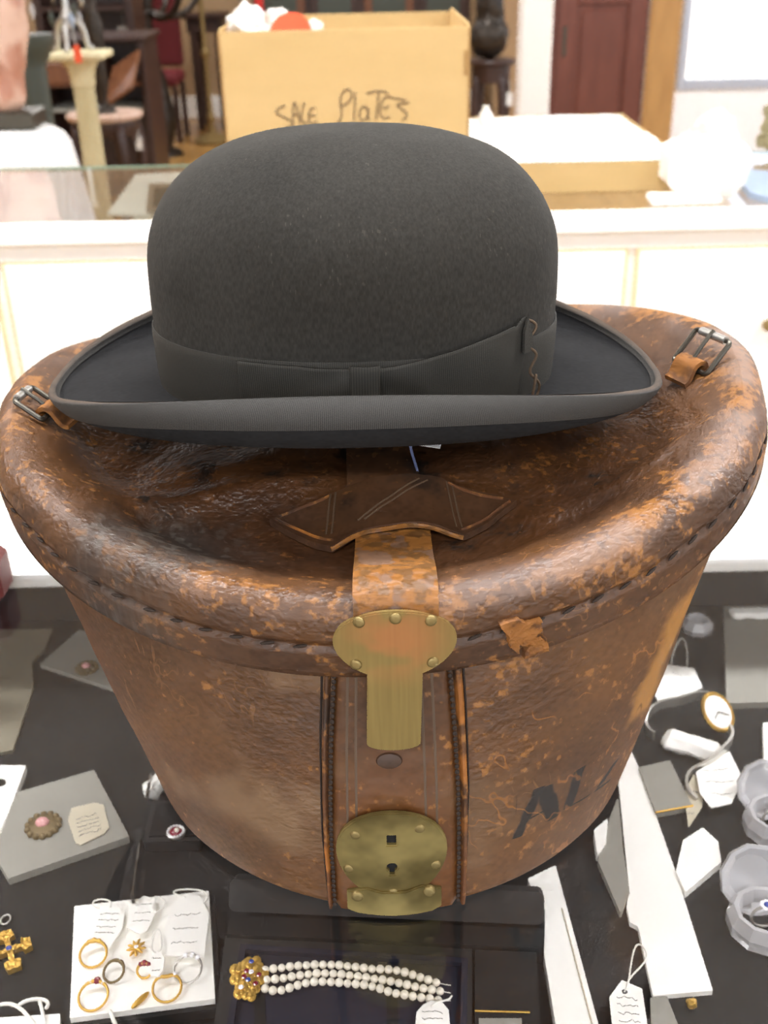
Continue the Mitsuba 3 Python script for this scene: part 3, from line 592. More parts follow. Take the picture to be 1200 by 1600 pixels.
# buckles: right and left
def buckle(c, ax, side, nm, w=.011, l=.0165):
    """c: middle of the frame; ax: direction along the strap towards the tip; side: the other direction"""
    up = nrm(np.cross(ax, side)); up = up if up[2] > 0 else -up
    M = frame(c, ax, side, up)
    pts = np.array([[-l / 2, -w, 0], [l / 2, -w, 0], [l / 2, w, 0], [-l / 2, w, 0]])
    rr = [sg.Polygon(pts[:, :2]).buffer(.0015)]
    ring = np.array(sg.Polygon(pts[:, :2]).buffer(.002).exterior.coords)[:-1]
    ring = np.c_[ring, np.zeros(len(ring))]
    add(nm, xf(tube(ring, .0014, 8, True), M), "dark_metal", 40, "dark metal buckle")
    add(nm + "__roller", xf(xf(trimesh.creation.cylinder(.0022, w * 1.7, sections=16), rot(np.pi / 2, [1, 0, 0])), M @ frame([l / 2 + .002, 0, 0], [1, 0, 0], [0, 1, 0], [0, 0, 1])), "silver", 40, "bright roller of the buckle")
    add(nm + "__prong", xf(tube([[-l / 2 - .001, 0, .001], [0, 0, .0022], [l / 2 + .004, 0, .0022]], .0011, 8), M), "dark_metal", 40)
    lp = smooth_curve([[-.021, 0, .0022], [-l / 2 - .006, 0, .0024], [-l / 2, 0, .0034], [-l / 2 + .003, 0, 0.0], [-l / 2, 0, -.003]], 20)
    P = np.stack([lp + np.array([0, 1, 0]) * q for q in np.linspace(-w * .72, w * .72, 6)], 1)
    add(nm + "__strap_loop", xf(sheet(P, .0024), M), "suede_orange", 50, "frayed tan leather loop")
cR = on_lid(1096, 549, .0075); ax = nrm(on_lid(1110, 522, .010) - on_lid(1075, 568, .005)); sd = nrm(np.cross([0, 0, 1], ax)); buckle(cR, ax, sd, hb + "__buckle")
cL = on_lid(58, 630, .005); ax = nrm(on_lid(38, 614, .005) - on_lid(95, 652, .004)); sd = nrm(np.cross([0, 0, 1], ax)); buckle(cL, ax, sd, hb + "__buckle_001", .008, .013)
tag(hb, "worn brown leather hat box with brass lock, standing on the glass counter", "hat box")

# ------------------------------------------------------------------ the bowler hat
HC = on_z(557, 595, ZG + .211)
HC = np.array([HC[0], .545, ZG + .213])
Mh = frame(HC, [1, 0, 0], [0, 1, 0], [0, 0, 1]) @ rot(math.radians(-2.0), [1, 0, 0]) @ rot(math.radians(0.3), [0, 1, 0])
HA, HB = .1030, .0815
def crown_s(h):     # scale of the cross-section at height h
    H0, H1 = .052, .126
    w = np.interp(h, [0, .01, .03, .052], [.975, .985, .997, 1.0])
    q = np.clip((h - H0) / (H1 - H0), 0, 1); return np.where(h <= H0, w, (1 - q ** 2.6) ** (1 / 2.6))
def crown_pt(t, h, off=0.0):
    t, h = np.broadcast_arrays(np.asarray(t, float), np.asarray(h, float)); x, y = sup(t, 2.12); s = crown_s(h)
    return np.stack([(HA + off) * x * s, (HB + off) * y * s, h], -1)
hs = np.r_[np.linspace(-.006, .052, 16), .052 + (.126 - .052) * (1 - (1 - np.linspace(.03, .999, 40)) ** 2.2), .126]
tt = np.linspace(0, 2 * np.pi, 181)[:-1]
Tg, Hg = np.meshgrid(tt, hs, indexing="ij"); P = crown_pt(Tg, np.clip(Hg, 0, 1)); P[..., 2] = Hg
P[:, -1, :2] = 0
bh = "bowler_hat"
cm = xf(loft(P, True), Mh); cm.vertices += (meshkit.fbm(cm.vertices * 35, 2)[:, None] - .5) * .0012
add(bh + "__crown", cm, "felt", True, "rounded crown of dark grey felt")
# brim: profile from the crown's foot out to the rolled edge
BA, BB = .1585, .1200
def brim_prof(t, off=0.0, f0=0.0, f1=1.0, n=26):
    x, y = sup(np.array(t), 2.12); inn = np.array([HA * .97 * x, HB * .97 * y]); xo, yo = sup(np.array(t), 2.05); outp = np.array([BA * xo, BB * yo])
    d = outp - inn; w = np.linalg.norm(d); d /= w
    c = abs(math.sin(t)) ** 1.6; rc = .0070 + .0035 * c; al = math.radians(55 + 115 * c)
    base = .0075 * c - .0015
    flat = w - rc; arcl = rc * al; tot = flat + arcl; pts = []
    for f in np.linspace(f0, f1, n):
        s = f * tot
        if s < flat:
            q = s / flat; z = (.004 + base * 0) * (1 - q) + base * q * q; r = s; nn = (0, 1)
            dz = -.004 + 2 * base * q; L_ = math.hypot(flat, dz); nn = (-dz / L_, flat / L_)
        else:
            a = (s - flat) / rc; r = flat + rc * math.sin(a); z = base + rc * (1 - math.cos(a)); nn = (-math.sin(a), math.cos(a))
        pts.append((r + nn[0] * off, z + nn[1] * off, nn, f))
    return np.array([[inn[0] + d[0] * p[0], inn[1] + d[1] * p[0], p[1]] for p in pts]), flat / tot
TB = np.linspace(0, 2 * np.pi, 241)[:-1]
def brim_sheet(th, f0, f1, n, shift=0.0):
    rows_ = []
    for t in TB:
        a, _ = brim_prof(t, th / 2 + shift, f0(t) if callable(f0) else f0, f1, n); b, _ = brim_prof(t, -th / 2 + shift, f0(t) if callable(f0) else f0, f1, n)
        mid_ = (a[-1] + b[-1]) / 2 + (a[-1] - a[-2]) / np.linalg.norm(a[-1] - a[-2]) * th * .45
        rows_.append(np.vstack([a, [mid_], b[::-1]]))
    return np.array(rows_)
add(bh + "__brim", xf(loft(brim_sheet(.0026, 0, 1, 40), True, flip=True), Mh), "brim_felt", True, "dark felt brim with rolled up sides")
def fbind(t): _, fl = brim_prof(t, 0, 0, 1, 4); return fl + (1 - fl) * (.50 + .10 * math.exp(-((t - 4.75) / .45) ** 2) + .05 * math.sin(5 * t))
TBs = np.linspace(0, 2 * np.pi, 241)
rows_ = []
for t in TBs:
    f0 = fbind(t); a, _ = brim_prof(t, .0020, max(f0, .93), 1, 6); b, _ = brim_prof(t, -.0021, f0, 1.0, 14)
    mid_ = (a[-1] + b[-1]) / 2 + nrm(a[-1] - a[-2]) * .0018
    rows_.append(np.vstack([a, [mid_], b[::-1]]))
rows_ = np.array(rows_); nb = rows_.shape[1]
vv_ = np.r_[np.linspace(.70, .9, 6), 1.0, np.linspace(.88, 0, 14)]
UVn = np.stack(np.meshgrid(TBs * 190, vv_, indexing="ij"), -1).reshape(-1, 2)
add(bh + "__brim_binding", xf(loft(rows_, False, flip=True), Mh), "binding", True, "grey ribbed ribbon binding of the brim edge", uv=UVn)
# ribbon band and bow
t1 = np.linspace(0, 2 * np.pi, 181); h1 = np.linspace(.002, .034, 10)
Tg, Hg = np.meshgrid(t1, h1, indexing="ij")
offb = np.interp(h1, [.002, .004, .030, .034], [.0020, .0016, .0013, .0009])
P = crown_pt(Tg, Hg, 0); Pn = crown_pt(Tg, Hg, 1.0) - P; P = P + Pn * offb[None, :, None]; 
P[..., 2] += .0022 * np.sin(Tg * 1) * 0
top = crown_pt(t1, h1[-1], .0002)[:, None]; P = np.concatenate([P, top], 1)
UVn = np.stack(np.meshgrid(t1 * 105, np.r_[h1, .035], indexing="ij"), -1).reshape(-1, 2)
add(bh + "__band", xf(loft(P), Mh), "ribbon", True, "black grosgrain ribbon band", uv=UVn)
def bow(x0, x1, top_f, seed, off0=.003, nt=60, nh=22):
    xs_ = np.linspace(x0, x1, nt); tt_ = np.array([-np.arccos(np.clip(x / HA, -.99, .99)) for x in xs_]); P = np.zeros((nt, nh, 3)); U = np.zeros((nt, nh, 2))
    for i, t in enumerate(tt_):
        q = i / (nt - 1); tp = top_f(q)
        for j in range(nh):
            s = j / (nh - 1); h = .002 + (tp - .002) * s
            pin = min(abs(xs_[i] - .0055) / .03, 1)      # pinched at the knot
            fold = .0013 * math.sin(s * 9 + 3 * pin + seed) * (1 - pin) + .0016 * (meshkit.fbm(np.array([q * 4, s * 3, seed]), 2) - .5)
            o = off0 + fold + .0022 * math.sin(math.pi * min(1, pin)) * .6
            P[i, j] = crown_pt(t, h, o); U[i, j] = (t * 105, s)
    return P, U
PL, UL = bow(-.0505, .0012, lambda q: .0335 - .002 * q, 1)
PR, UR = bow(.0100, .0770, lambda q: .0320 + .013 * q ** 1.4 + (.002 * math.sin(40 * q) if q > .93 else 0), 5)
for nm, P, U in (("bow_loop", PL, UL), ("bow_loop_001", PR, UR)):
    s2 = sheet(P, .0012); add(f"{bh}__{nm}", xf(s2, Mh), "ribbon", True, uv=np.vstack([U.reshape(-1, 2)] * 2))
xs_ = np.linspace(-.0008, .0118, 14); P = np.array([[crown_pt(-math.acos(x / HA), h, .0052 + .0022 * math.sin(math.pi * i / 13)) for h in np.linspace(.001, .0335, 12)] for i, x in enumerate(xs_)])
s2 = sheet(P, .0012); Uk = np.stack(np.meshgrid(xs_ * 900, np.linspace(0, 1, 12), indexing="ij"), -1).reshape(-1, 2)
add(bh + "__bow_knot", xf(s2, Mh), "ribbon", True, uv=np.vstack([Uk, Uk]))
fr_ = [crown_pt(-math.acos(x / HA), h, o) for x, h, o in ((.0775, .045, .004), (.0795, .040, .006), (.0765, .034, .005), (.0800, .028, .007), (.0785, .020, .006), (.0815, .014, .008), (.0830, .006, .007), (.0800, .003, .008), (.0785, .010, .009), (.0800, .018, .008))]
add(bh + "__loose_thread", xf(tube(smooth_curve(fr_, 60), .0007, 6), Mh), "thread", True, "frayed brown thread at the end of the bow")
P = np.array([[crown_pt(-math.acos(x / HA), h, .004 + .0015 * math.sin(50 * h)) for h in np.linspace(.030, .047 - .010 * abs(i - 2) / 3, 8)] for i, x in enumerate(np.linspace(.0745, .0785, 6))])
add(bh + "__frayed_end", xf(sheet(P, .0016), Mh), "ribbon", 60, "frayed upper corner of the bow")
tag(bh, "dark felt bowler hat with ribbon bow resting on the leather hat box", "hat")
# small white tag hanging under the brim
pt = [on_lid(607, 690, .014), on_lid(640, 688, .014), on_lid(694, 697, .012), on_lid(690, 706, .012)]
tg_ = sg.Polygon([(0, 0), (.016, .0006), (.0158, .0034), (.001, .0018)])
o_ = on_lid(640, 690, .012); d_ = nrm(on_lid(693, 700, .012) - o_)
add("paper_slip", xf(mv(trimesh.creation.extrude_polygon(tg_, .0006, engine="earcut"), 0, -.0015, 0), frame(o_, d_, nrm(np.cross([0, -.5, .87], d_)), nrm(np.cross(d_, nrm(np.cross([0, -.5, .87], d_)))))), "white_paper", False, "thin white paper slip poking out under the hat brim", "paper slip")
add("paper_slip__string", tube(smooth_curve([on_lid(640, 690, .013), on_lid(643, 705, .009), on_lid(648, 722, .006), on_lid(652, 737, .0045)], 14), .0007, 6), "blue_thread", True, "blue and white string")

# ------------------------------------------------------------------ things under the glass
def deck(px, py, h=0.0): return on_z(px, py, DZ + h)
def card(key, pxs, m, h, label, cat, group=None, z0=0.0003):
    poly = sg.Polygon([tuple(deck(*q, h)[:2]) for q in pxs]).buffer(-.0006).buffer(.0006)
    return add(key, prism(poly, DZ + z0, DZ + h), m, False, label, cat, group)
def ptag(pxs, h, label, cat="price tag", group=None, lines=4, string=None, m="white_paper", key="price_tag", hole=None):
    """a paper tag lying on something h above the deck, with scribbled lines and a string"""
    k = num(key); pts = [deck(*q, h) for q in pxs]; poly = sg.Polygon([tuple(q[:2]) for q in pts]).buffer(.0004)
    add(k, prism(poly, DZ + h, DZ + h + .0007), m, False, label, cat, group)
    mr = poly.minimum_rotated_rectangle; c = np.array(mr.exterior.coords)[:4]; e1, e2 = c[1] - c[0], c[2] - c[1]
    if np.linalg.norm(e1) < np.linalg.norm(e2): e1, e2 = e2, e1
    ctr_ = c.mean(0); ms = []; rg = np.random.default_rng(int(abs(pxs[0][0]) * 7 + abs(pxs[0][1])))
    for i in range(lines):
        o = ctr_ + e1 * (-.16 + .42 * i / max(lines - 1, 1)); seg = []
        for j in range(9): seg.append(o + e2 * (-.30 + .60 * j / 8) + e1 * rg.normal(0, .012))
        seg = [q for q in seg if poly.buffer(-.0008).contains(sg.Point(q))]
        if len(seg) > 2: ms.append(tube(np.c_[np.array(seg), np.full(len(seg), DZ + h + .0008)], .00022, 4))
    if ms: add(k + "__writing", cat_(*ms), "ink", False, "faint scribbled writing")
    if string is not None:
        P = smooth_curve([deck(*q[:2], h + (q[2] if len(q) > 2 else .001)) for q in string], 30); add(k + "__string", tube(P, .00055, 6), "string", True)
    return k
def gem(r, n=8): return lathe([(0, -r * .7), (r, 0), (r * .62, r * .35), (0, r * .38)], n)
def ring_band(key, px, py, h, rad, m, tilt=.5, yaw=0.0, label="", group=None, gems=(), heart=False):
    """a finger ring leaning in the foam: band, and gems (angle, radius, material)"""
    c = deck(px, py, h); t = np.linspace(0, 2 * np.pi, 41)[:-1]
    rr = rad * (1 - (.22 * np.exp(-((t - np.pi / 2) / .45) ** 2) if heart else 0))
    P = np.c_[rr * np.cos(t), rr * np.sin(t), 0 * t]
    M = frame(c + [0, 0, rad * math.sin(tilt) + .0006], [1, 0, 0], [0, 1, 0], [0, 0, 1]) @ rot(yaw, [0, 0, 1]) @ rot(tilt, [1, 0, 0])
    add(key, xf(tube(P, .0007 + .0005 * np.exp(-((t - np.pi / 2) / .7) ** 2), 8, True), M), m, True, label, "ring", group)
    for a, gr, gm in gems:
        q = [rad * 1.02 * math.cos(a), rad * 1.02 * math.sin(a), .0005]
        add(num(key + "__stone"), xf(gem(gr), M @ frame(q, [1, 0, 0], [0, 1, 0], [0, 0, 1])), gm, False)

card("printed_card", [(-70, 1195), (41, 1196), (2, 1302), (-70, 1330)], "white_paper", .006, "white card with a black mark at the left edge of the case", "card")
mk = deck(2, 1224, .0063); add("printed_card__mark", prism(sg.Point(mk[0], mk[1]).buffer(.0032).union(sg.box(mk[0] - .012, mk[1] - .0016, mk[0], mk[1] + .004)), DZ + .0062, DZ + .0067), "black_hole", False, "black mark")

card("brooch_pad", [(27, 1238), (147, 1203), (202, 1307), (13, 1373), (-14, 1328)], "grey_card", .006, "grey pad carrying a dark brooch with a pink stone, at the left", "pad")
def brooch(key, px, py, h, r, label):
    c = deck(px, py, h); add(key, lathe([(0, 0), (r, 0), (r * .95, .0016), (r * .6, .0026), (0, .0028)], 28, c), "old_bronze_gold", 40, label, "brooch")
    t = np.linspace(0, 2 * np.pi, 15)[:-1]
    for a in t:
        add(num(key + "__bead"), mv(trimesh.creation.icosphere(1, r * .20), *(c + [r * .92 * math.cos(a), r * .95 * math.sin(a), .0014])), "old_bronze_gold", True)
    g = trimesh.creation.icosphere(3); g.apply_scale([r * .42, r * .36, r * .3]); add(key + "__stone", mv(g, *(c + [-.0006, .001, .0028])), "pink_stone", True, "oval pink stone")
brooch("brooch", 68, 1292, .0062, .0110, "round dark brooch with a pink stone on the grey pad")
ptag([(107, 1283), (113, 1264), (148, 1256), (161, 1259), (170, 1294), (163, 1303), (126, 1321), (119, 1318)], .0065, "beige price tag beside the dark round brooch", m="cream_card", lines=5)
card("brooch_pad_001", [(62, 1038), (124, 984), (215, 1008), (190, 1080)], "grey_card", .004, "pale grey pad half hidden behind the left side of the hat box", "pad")
brooch("brooch_001", 136, 1046, .0042, .0085, "brooch on the pale pad half hidden behind the hat box")
card("folded_card", [(-40, 984), (82, 983), (70, 1014), (50, 1034), (52, 1074), (20, 1172), (-40, 1185)], "tan_card", .003, "large greyish beige card at the far left of the case", "card")
# clear acrylic divider
a, b = deck(207, 1405, .02), deck(236, 1212, .02); d = b - a; Ld = np.linalg.norm(d[:2]); d = d / Ld
add("acrylic_divider", xf(cbox(Ld, .0022, .022, .0006, (Ld / 2, 0, .0112)), frame([a[0], a[1], DZ + .0003], [d[0], d[1], 0], [-d[1], d[0], 0], [0, 0, 1])), "clear_plastic", False, "clear plastic divider standing left of the hat box", "divider")
g = cbox(.010, .026, .014, .003); g = g.subdivide_to_size(.003); g = crumple(g, .003, 120, 4); c = deck(250, 1224, .008)
add("tissue_scrap", xf(g, frame(c, [.80, -.6, 0], [.6, .80, 0], [0, 0, 1])), "white_paper", True, "crumpled scrap of white tissue beside the left edge of the hat box", "tissue paper")
# ring in its black box
c = deck(276, 1303, .0)
rbx = prism(sg.box(c[0] - .017, c[1] - .014, c[0] + .017, c[1] + .02).buffer(.002), DZ + .0003, DZ + .009); add("ring_box", rbx, "box_velvet", False, "small black velvet box holding the red stone ring", "ring box")
add("ring_box__pad", prism(sg.box(c[0] - .015, c[1] - .012, c[0] + .015, c[1] + .018), DZ + .009, DZ + .0105), "black_velvet", False)
c = deck(275, 1302, .0115); t = np.linspace(0, 2 * np.pi, 33)[:-1]
add("halo_ring", lathe([(.0030, .0), (.0062, 0), (.0062, .0014), (.0050, .0020), (.0038, .0014)], 28, c), "silver", 30, "white metal ring with a dark red stone in a small black box", "ring")
for a in t[::2]: add(num("halo_ring__stone"), mv(trimesh.creation.icosphere(1, .0008), *(c + [.0051 * math.cos(a), .0051 * math.sin(a), .0019])), "diamond", True)
g = trimesh.creation.icosphere(3, .0040); g.vertices[:, 2] *= .6; add("halo_ring__centre_stone", mv(g, *(c + [0, 0, .0010])), "ruby", True, "dark red stone")
add("halo_ring__pearl", mv(trimesh.creation.icosphere(2, .0016), *(c + [.0010, -.0010, .0036])), "pearl", True, "small pearl")
# gold cross
c = deck(15, 1486, .003); ax_ = nrm((deck(34, 1530) - deck(10, 1442)) * [1, 1, 0]); pr = np.array([-ax_[1], ax_[0], 0])
arms = []
for d_, l_ in ((ax_, .0150), (-ax_, .0150), (pr, .0125), (-pr, .0125)):
    q = np.array([-d_[1], d_[0], 0]); w0, w1 = .0016, .0048
    poly = sg.Polygon([tuple((c + d_ * a + q * b)[:2]) for a, b in ((0, -w0), (l_ * .55, -w0), (l_ * .62, -w1), (l_, -w1 * .8), (l_, w1 * .8), (l_ * .62, w1), (l_ * .55, w0), (0, w0))])
    m = prism(poly, 0, .003).subdivide_to_size(.0012); m.vertices[:, 2] += DZ + .0006 + .0016 * meshkit.noise(m.vertices * [900, 900, 0]) * (m.vertices[:, 2] > .0029); arms.append(m)
add("cross_pendant", cat_(*arms), "gold", False, "textured gold cross pendant lying at the left edge", "pendant")
add("cross_pendant__stone", mv(gem(.0018), *(c + [0, 0, .0026])), "sapphire", False, "small blue stone")
tq = np.linspace(0, 2 * np.pi, 25)[:-1]; cb = deck(9, 1437, .002)
add("cross_pendant__bail", tube(np.c_[cb[0] + .0028 * np.cos(tq), cb[1] + .0036 * np.sin(tq), cb[2] + 0 * tq], .0007, 6, True), "silver", True, "silver bail")

# white ring pad with its rings and tags
padq = [(116, 1416), (326, 1392), (336, 1561), (109, 1591)]; HP = .012
card("ring_pad", padq, "white_paper", HP, "white foam pad full of rings and price tags at the lower left", "ring pad")
pp = sg.Polygon([tuple(deck(*q, HP)[:2]) for q in padq]); add("ring_pad__tray", prism(pp.buffer(.004), DZ + .0002, DZ + .007), "black_velvet", False, "black tray under the pad")
del scene["ring_pad__tray"]; labels.pop("ring_pad__tray"); add("ring_pad__tray", prism(pp.buffer(.003).difference(pp.buffer(.0002)), DZ + .0003, DZ + .008), "black_velvet", False, "black tray around the pad")
hr = HP + .0004
ring_band("gold_ring", 147, 1497, hr, .0075, "gold", .35, .1, "gold ring with a bow shaped top, upper left on the white pad", gems=((1.57, .0017, "gold"), (1.2, .0014, "gold"), (1.94, .0014, "gold")))
ring_band("gold_ring_001", 147, 1562, hr, .0080, "gold", .30, -.1, "gold ring with a dark red stone, lower left on the white pad", gems=((1.57, .0022, "ruby"), (1.15, .0012, "diamond"), (2.0, .0012, "diamond")))
ring_band("thin_ring", 179, 1524, hr, .0060, "old_bronze_gold", .45, -.5, "thin brownish gold ring in the middle of the white pad", gems=((1.57, .0012, "diamond"),))
ring_band("purple_ring", 227, 1524, hr, .0040, "gold", .9, 0, "small ring with a cluster of purple stones on the white pad", gems=((1.57, .0018, "ruby"), (1.0, .0014, "ruby"), (2.1, .0014, "ruby")))
ring_band("heart_ring", 262, 1549, hr, .0078, "gold", .30, .15, "gold heart shaped ring on the right of the white pad", gems=((1.0, .0013, "diamond"), (2.1, .0013, "diamond")), heart=True)
ring_band("diamond_ring", 294, 1521, hr, .0078, "silver", .35, -.25, "white metal ring with three pale stones at the right edge of the white pad", gems=((1.57, .0017, "diamond"), (1.1, .0016, "diamond"), (2.05, .0016, "diamond")))
# marquise and spray
c = deck(219, 1563, hr + .001); m = trimesh.creation.icosphere(2, .001); m.apply_scale([1.6, 6.5, 1.6]); add("marquise_ring", xf(m, frame(c, [.8, -.6, 0], [.6, .8, 0], [0, 0, 1])), "gold", True, "narrow pointed gold ring seen edge on, low on the white pad", "ring")
c = deck(213, 1482, hr + .0016); ms = []
for i in range(9):
    a = i * .7; m = trimesh.creation.icosphere(1, .001); m.apply_scale([1.0, 3.6, .8]); ms.append(xf(m, frame(c + [.0022 * math.cos(a), .0028 * math.sin(a), .0004 * (i % 3)], [-math.sin(a), math.cos(a), 0], [math.cos(a), math.sin(a), 0], [0, 0, 1])))
add("spray_ring", cat_(*ms), "gold", True, "pale gold spray shaped ring between the price tags on the white pad", "ring"); add("spray_ring__stone", mv(gem(.0014), *(c + [0, 0, .0014])), "diamond", False)
ptag([(152, 1418), (179, 1414), (194, 1430), (190, 1453), (170, 1483), (137, 1463), (147, 1432)], HP + .0032, "white price tag, leftmost on the ring pad, above the bow ring", lines=4, string=[(155, 1420), (148, 1408), (165, 1406), (172, 1418)])
ptag([(205, 1416), (225, 1402), (240, 1406), (243, 1426), (229, 1455), (218, 1460), (199, 1450)], HP + .0034, "white price tag in the middle of the ring pad's upper edge", lines=3, string=[(232, 1408), (248, 1402), (258, 1412), (246, 1424), (240, 1412)])
ptag([(263, 1420), (291, 1398), (312, 1402), (326, 1430), (318, 1497), (252, 1493)], HP + .0036, "largest white price tag, at the right of the ring pad", lines=3, string=[(290, 1402), (272, 1393), (300, 1390), (324, 1398), (318, 1412)])
ptag([(236, 1487), (248, 1485), (256, 1500), (254, 1518), (246, 1527), (236, 1524), (232, 1510)], HP + .0060, "small oval white price tag in the middle of the ring pad", lines=2, string=[(243, 1489), (238, 1470), (246, 1452), (252, 1465), (246, 1487)])
card("pale_card", [(-30, 1592), (94, 1584), (94, 1680), (-30, 1680)], "white_paper", .005, "pale card with loops of white string at the bottom left corner", "card")
for pp_ in ([(-5, 1572), (25, 1572), (45, 1590), (58, 1606)], [(28, 1574), (50, 1562), (74, 1566), (72, 1576)], [(62, 1566), (66, 1580), (70, 1602)]):
    add(num("pale_card__string"), tube(smooth_curve([deck(*q, .0065 + .001 * (i % 2)) for i, q in enumerate(pp_)], 20), .0011, 6), "string", True)
add("string_curl", tube(smooth_curve([deck(q, w, .014) for q, w in ((172, 1580), (178, 1596), (186, 1612))], 12), .0012, 6), "string", True, "short curl of white string below the ring pad", "string")

# velvet jewellery box with the pearl bracelet
jb = "jewellery_box"
base = [(352, 1462), (738, 1482), (738, 1700), (322, 1700)]
add(jb + "__base", prism([deck(*q, .010) for q in base], DZ + .0003, DZ + .010), "box_velvet", False, "black base of the open box")
inner = [(376, 1478), (731, 1500), (728, 1700), (338, 1700)]
ip = sg.Polygon([tuple(deck(*q, .0125)[:2]) for q in inner]); add(jb + "__liner", prism(ip.difference(ip.buffer(-.0035)), DZ + .010, DZ + .014), "navy_velvet", False, "navy blue raised edge")
add(jb + "__bed", prism(ip.buffer(-.0036), DZ + .010, DZ + .0108), "navy_velvet", False, "navy blue velvet bed")
for q0 in (405, 612):
    a, b = deck(q0, 1540, .0112), deck(q0 + 4, 1700, .0112)
    add(num(jb + "__strip"), prism([(a[0] - .003, a[1]), (a[0] + .003, a[1]), (b[0] + .003, b[1]), (b[0] - .003, b[1])], DZ + .0108, DZ + .0114), "black_velvet", False)
l0, l1, l2, l3 = deck(357, 1424, .014), deck(850, 1446, .014), deck(842, 1412, .030), deck(374, 1374, .030)
ux = nrm(l1 - l0); upv = nrm((l3 - l0) - ux * ((l3 - l0) @ ux)); nz = np.cross(ux, upv); wl, hl_ = np.linalg.norm(l1 - l0), (l3 - l0) @ upv
lm = prism(sg.box(0, 0, wl, hl_).buffer(-.004).buffer(.004), -.012, 0); add(jb + "__lid", xf(lm, frame(l0, ux, upv, nz)), "box_velvet", 40, "dark grey velvet lid standing open behind the bracelet")
add(jb + "__hinge_wall", prism([deck(*q, .013) for q in ((360, 1430), (850, 1452), (848, 1482), (354, 1460))], DZ + .0003, DZ + .013), "black_velvet", False)
tag(jb, "open black velvet jewellery box with the pearl bracelet, in front of the hat box", "jewellery box")
sb = [(742, 1484), (838, 1488), (850, 1700), (742, 1700)]
card("black_box", sb, "black_velvet", .012, "plain black box right of the pearl bracelet's box", "box")
a, b = deck(742, 1580, .0123), deck(828, 1582, .0123); add("black_box__gold_line", tube([a, b], .0006, 6), "gold", True, "thin gold line"); 
add("black_box__label", prism([deck(*q, .0122) for q in ((748, 1592), (815, 1592), (818, 1660), (748, 1660))], DZ + .0121, DZ + .0126), "grey_card", False, "pale label")
# bracelet: three strands
pb = "pearl_bracelet"; zo = lambda x, y: (320 + x / 2.069, 1340 + y / 2.069)
strands = [[(195, 364), (285, 352), (360, 347), (450, 350), (540, 360), (620, 365), (690, 385), (765, 408), (795, 413)],
           [(200, 396), (285, 385), (370, 375), (450, 379), (540, 391), (610, 402), (690, 420), (760, 432), (795, 438)],
           [(195, 424), (260, 426), (310, 410), (370, 401), (450, 406), (540, 416), (600, 435), (660, 446), (720, 456), (795, 463)]]
pearl_ply = mikit.ply(trimesh.creation.icosphere(2, 1.0), "pearl", True)
for sd_ in strands:
    W = smooth_curve([deck(*zo(*q), .0135) for q in sd_], 200); ln = np.r_[0, np.cumsum(np.linalg.norm(np.diff(W, axis=0), axis=1))]
    r = .00232; n = int(ln[-1] / (2 * r)); 
    for i in range(n):
        p = np.array([np.interp(i * 2 * r, ln, W[:, k]) for k in range(3)]); s = r * (1 + .05 * math.sin(i * 2.3))
        scene[num(pb + "__pearl")] = {**pearl_ply, "to_world": T().translate([p[0], p[1], DZ + .0111 + s]).scale([s, s, s])}
    add(num(pb + "__cord"), tube(W - [0, 0, .0001], .0003, 5), "string", True)
cc = deck(388, 1528, .014); ms = []
for i in range(46):
    a, q = i * 2.399, math.sqrt(i / 46) ; sc = .0028 * (.7 + .5 * RNG.random())
    m = trimesh.creation.icosphere(1, sc); m.apply_scale([1, 1.25, .6]); ms.append(mv(m, cc[0] + .0085 * q * math.cos(a) * (1 + .15 * math.sin(3 * a)), cc[1] + .0125 * q * math.sin(a), DZ + .0135 + .0012 * (1 - q)))
add(pb + "__clasp", cat_(*ms), "gold", False, "textured gold leaf clasp")
for i in range(9):
    a = i * .7; q = (.25 if i % 2 else .72); p = [cc[0] + .0085 * q * math.cos(a), cc[1] + .0125 * q * math.sin(a), DZ + .0165]
    add(num(pb + "__clasp_stone"), mv(gem(.0016), *p), ("ruby", "diamond", "sapphire", "ruby", "gold")[i % 5], False)
tag(pb, "three strand pearl bracelet with a jewelled gold clasp in the navy velvet box", "bracelet")
ptag([(652, 1583), (662, 1572), (674, 1566), (690, 1568), (700, 1580), (702, 1605), (695, 1640), (660, 1640), (650, 1605)], .0165, "rounded white price tag tied to the pearl bracelet", lines=4, string=[(674, 1574), (684, 1566), (700, 1562), (706, 1556)])

# right side: cards, tags, watch, clear ring boxes
wb = [(825, 1373), (868, 1352), (935, 1600), (962, 1700), (892, 1700), (868, 1600), (850, 1490), (852, 1421), (834, 1410)]
card("white_box", wb, "white_paper", .010, "long narrow white box reaching out from under the hat box to the bottom edge", "box")
a, b = deck(878, 1420, .0103), deck(925, 1600, .0103); add("white_box__flap_line", tube([a, b], .0005, 5), "cream_card", True)
card("small_white_tag", [(752, 1399), (775, 1389), (786, 1392), (780, 1402)], "white_paper", .016, "small white paper tip in front of the hat box's lower right", "paper tag")
card("large_white_card", [(985, 1170), (966, 1217), (974, 1300), (983, 1390), (979, 1417), (984, 1441), (997, 1448), (1020, 1556), (1114, 1548), (1055, 1360), (1000, 1203)], "white_paper", .004, "large bright white card slanting down right of the hat box", "card")
card("six_sided_card", [(1056, 1362), (1067, 1313), (1098, 1293), (1122, 1315), (1127, 1347), (1071, 1394)], "white_paper", .006, "white six sided card lying across the large white card", "card")
card("grey_folded_card", [(953, 1277), (966, 1244), (974, 1330), (984, 1395), (970, 1428), (934, 1345)], "grey_card", .005, "grey card between the hat box and the large white card", "card")
card("white_slip", [(928, 1297), (950, 1278), (947, 1314), (933, 1335)], "white_paper", .008, "small white slip next to the grey card right of the hat box", "paper slip")
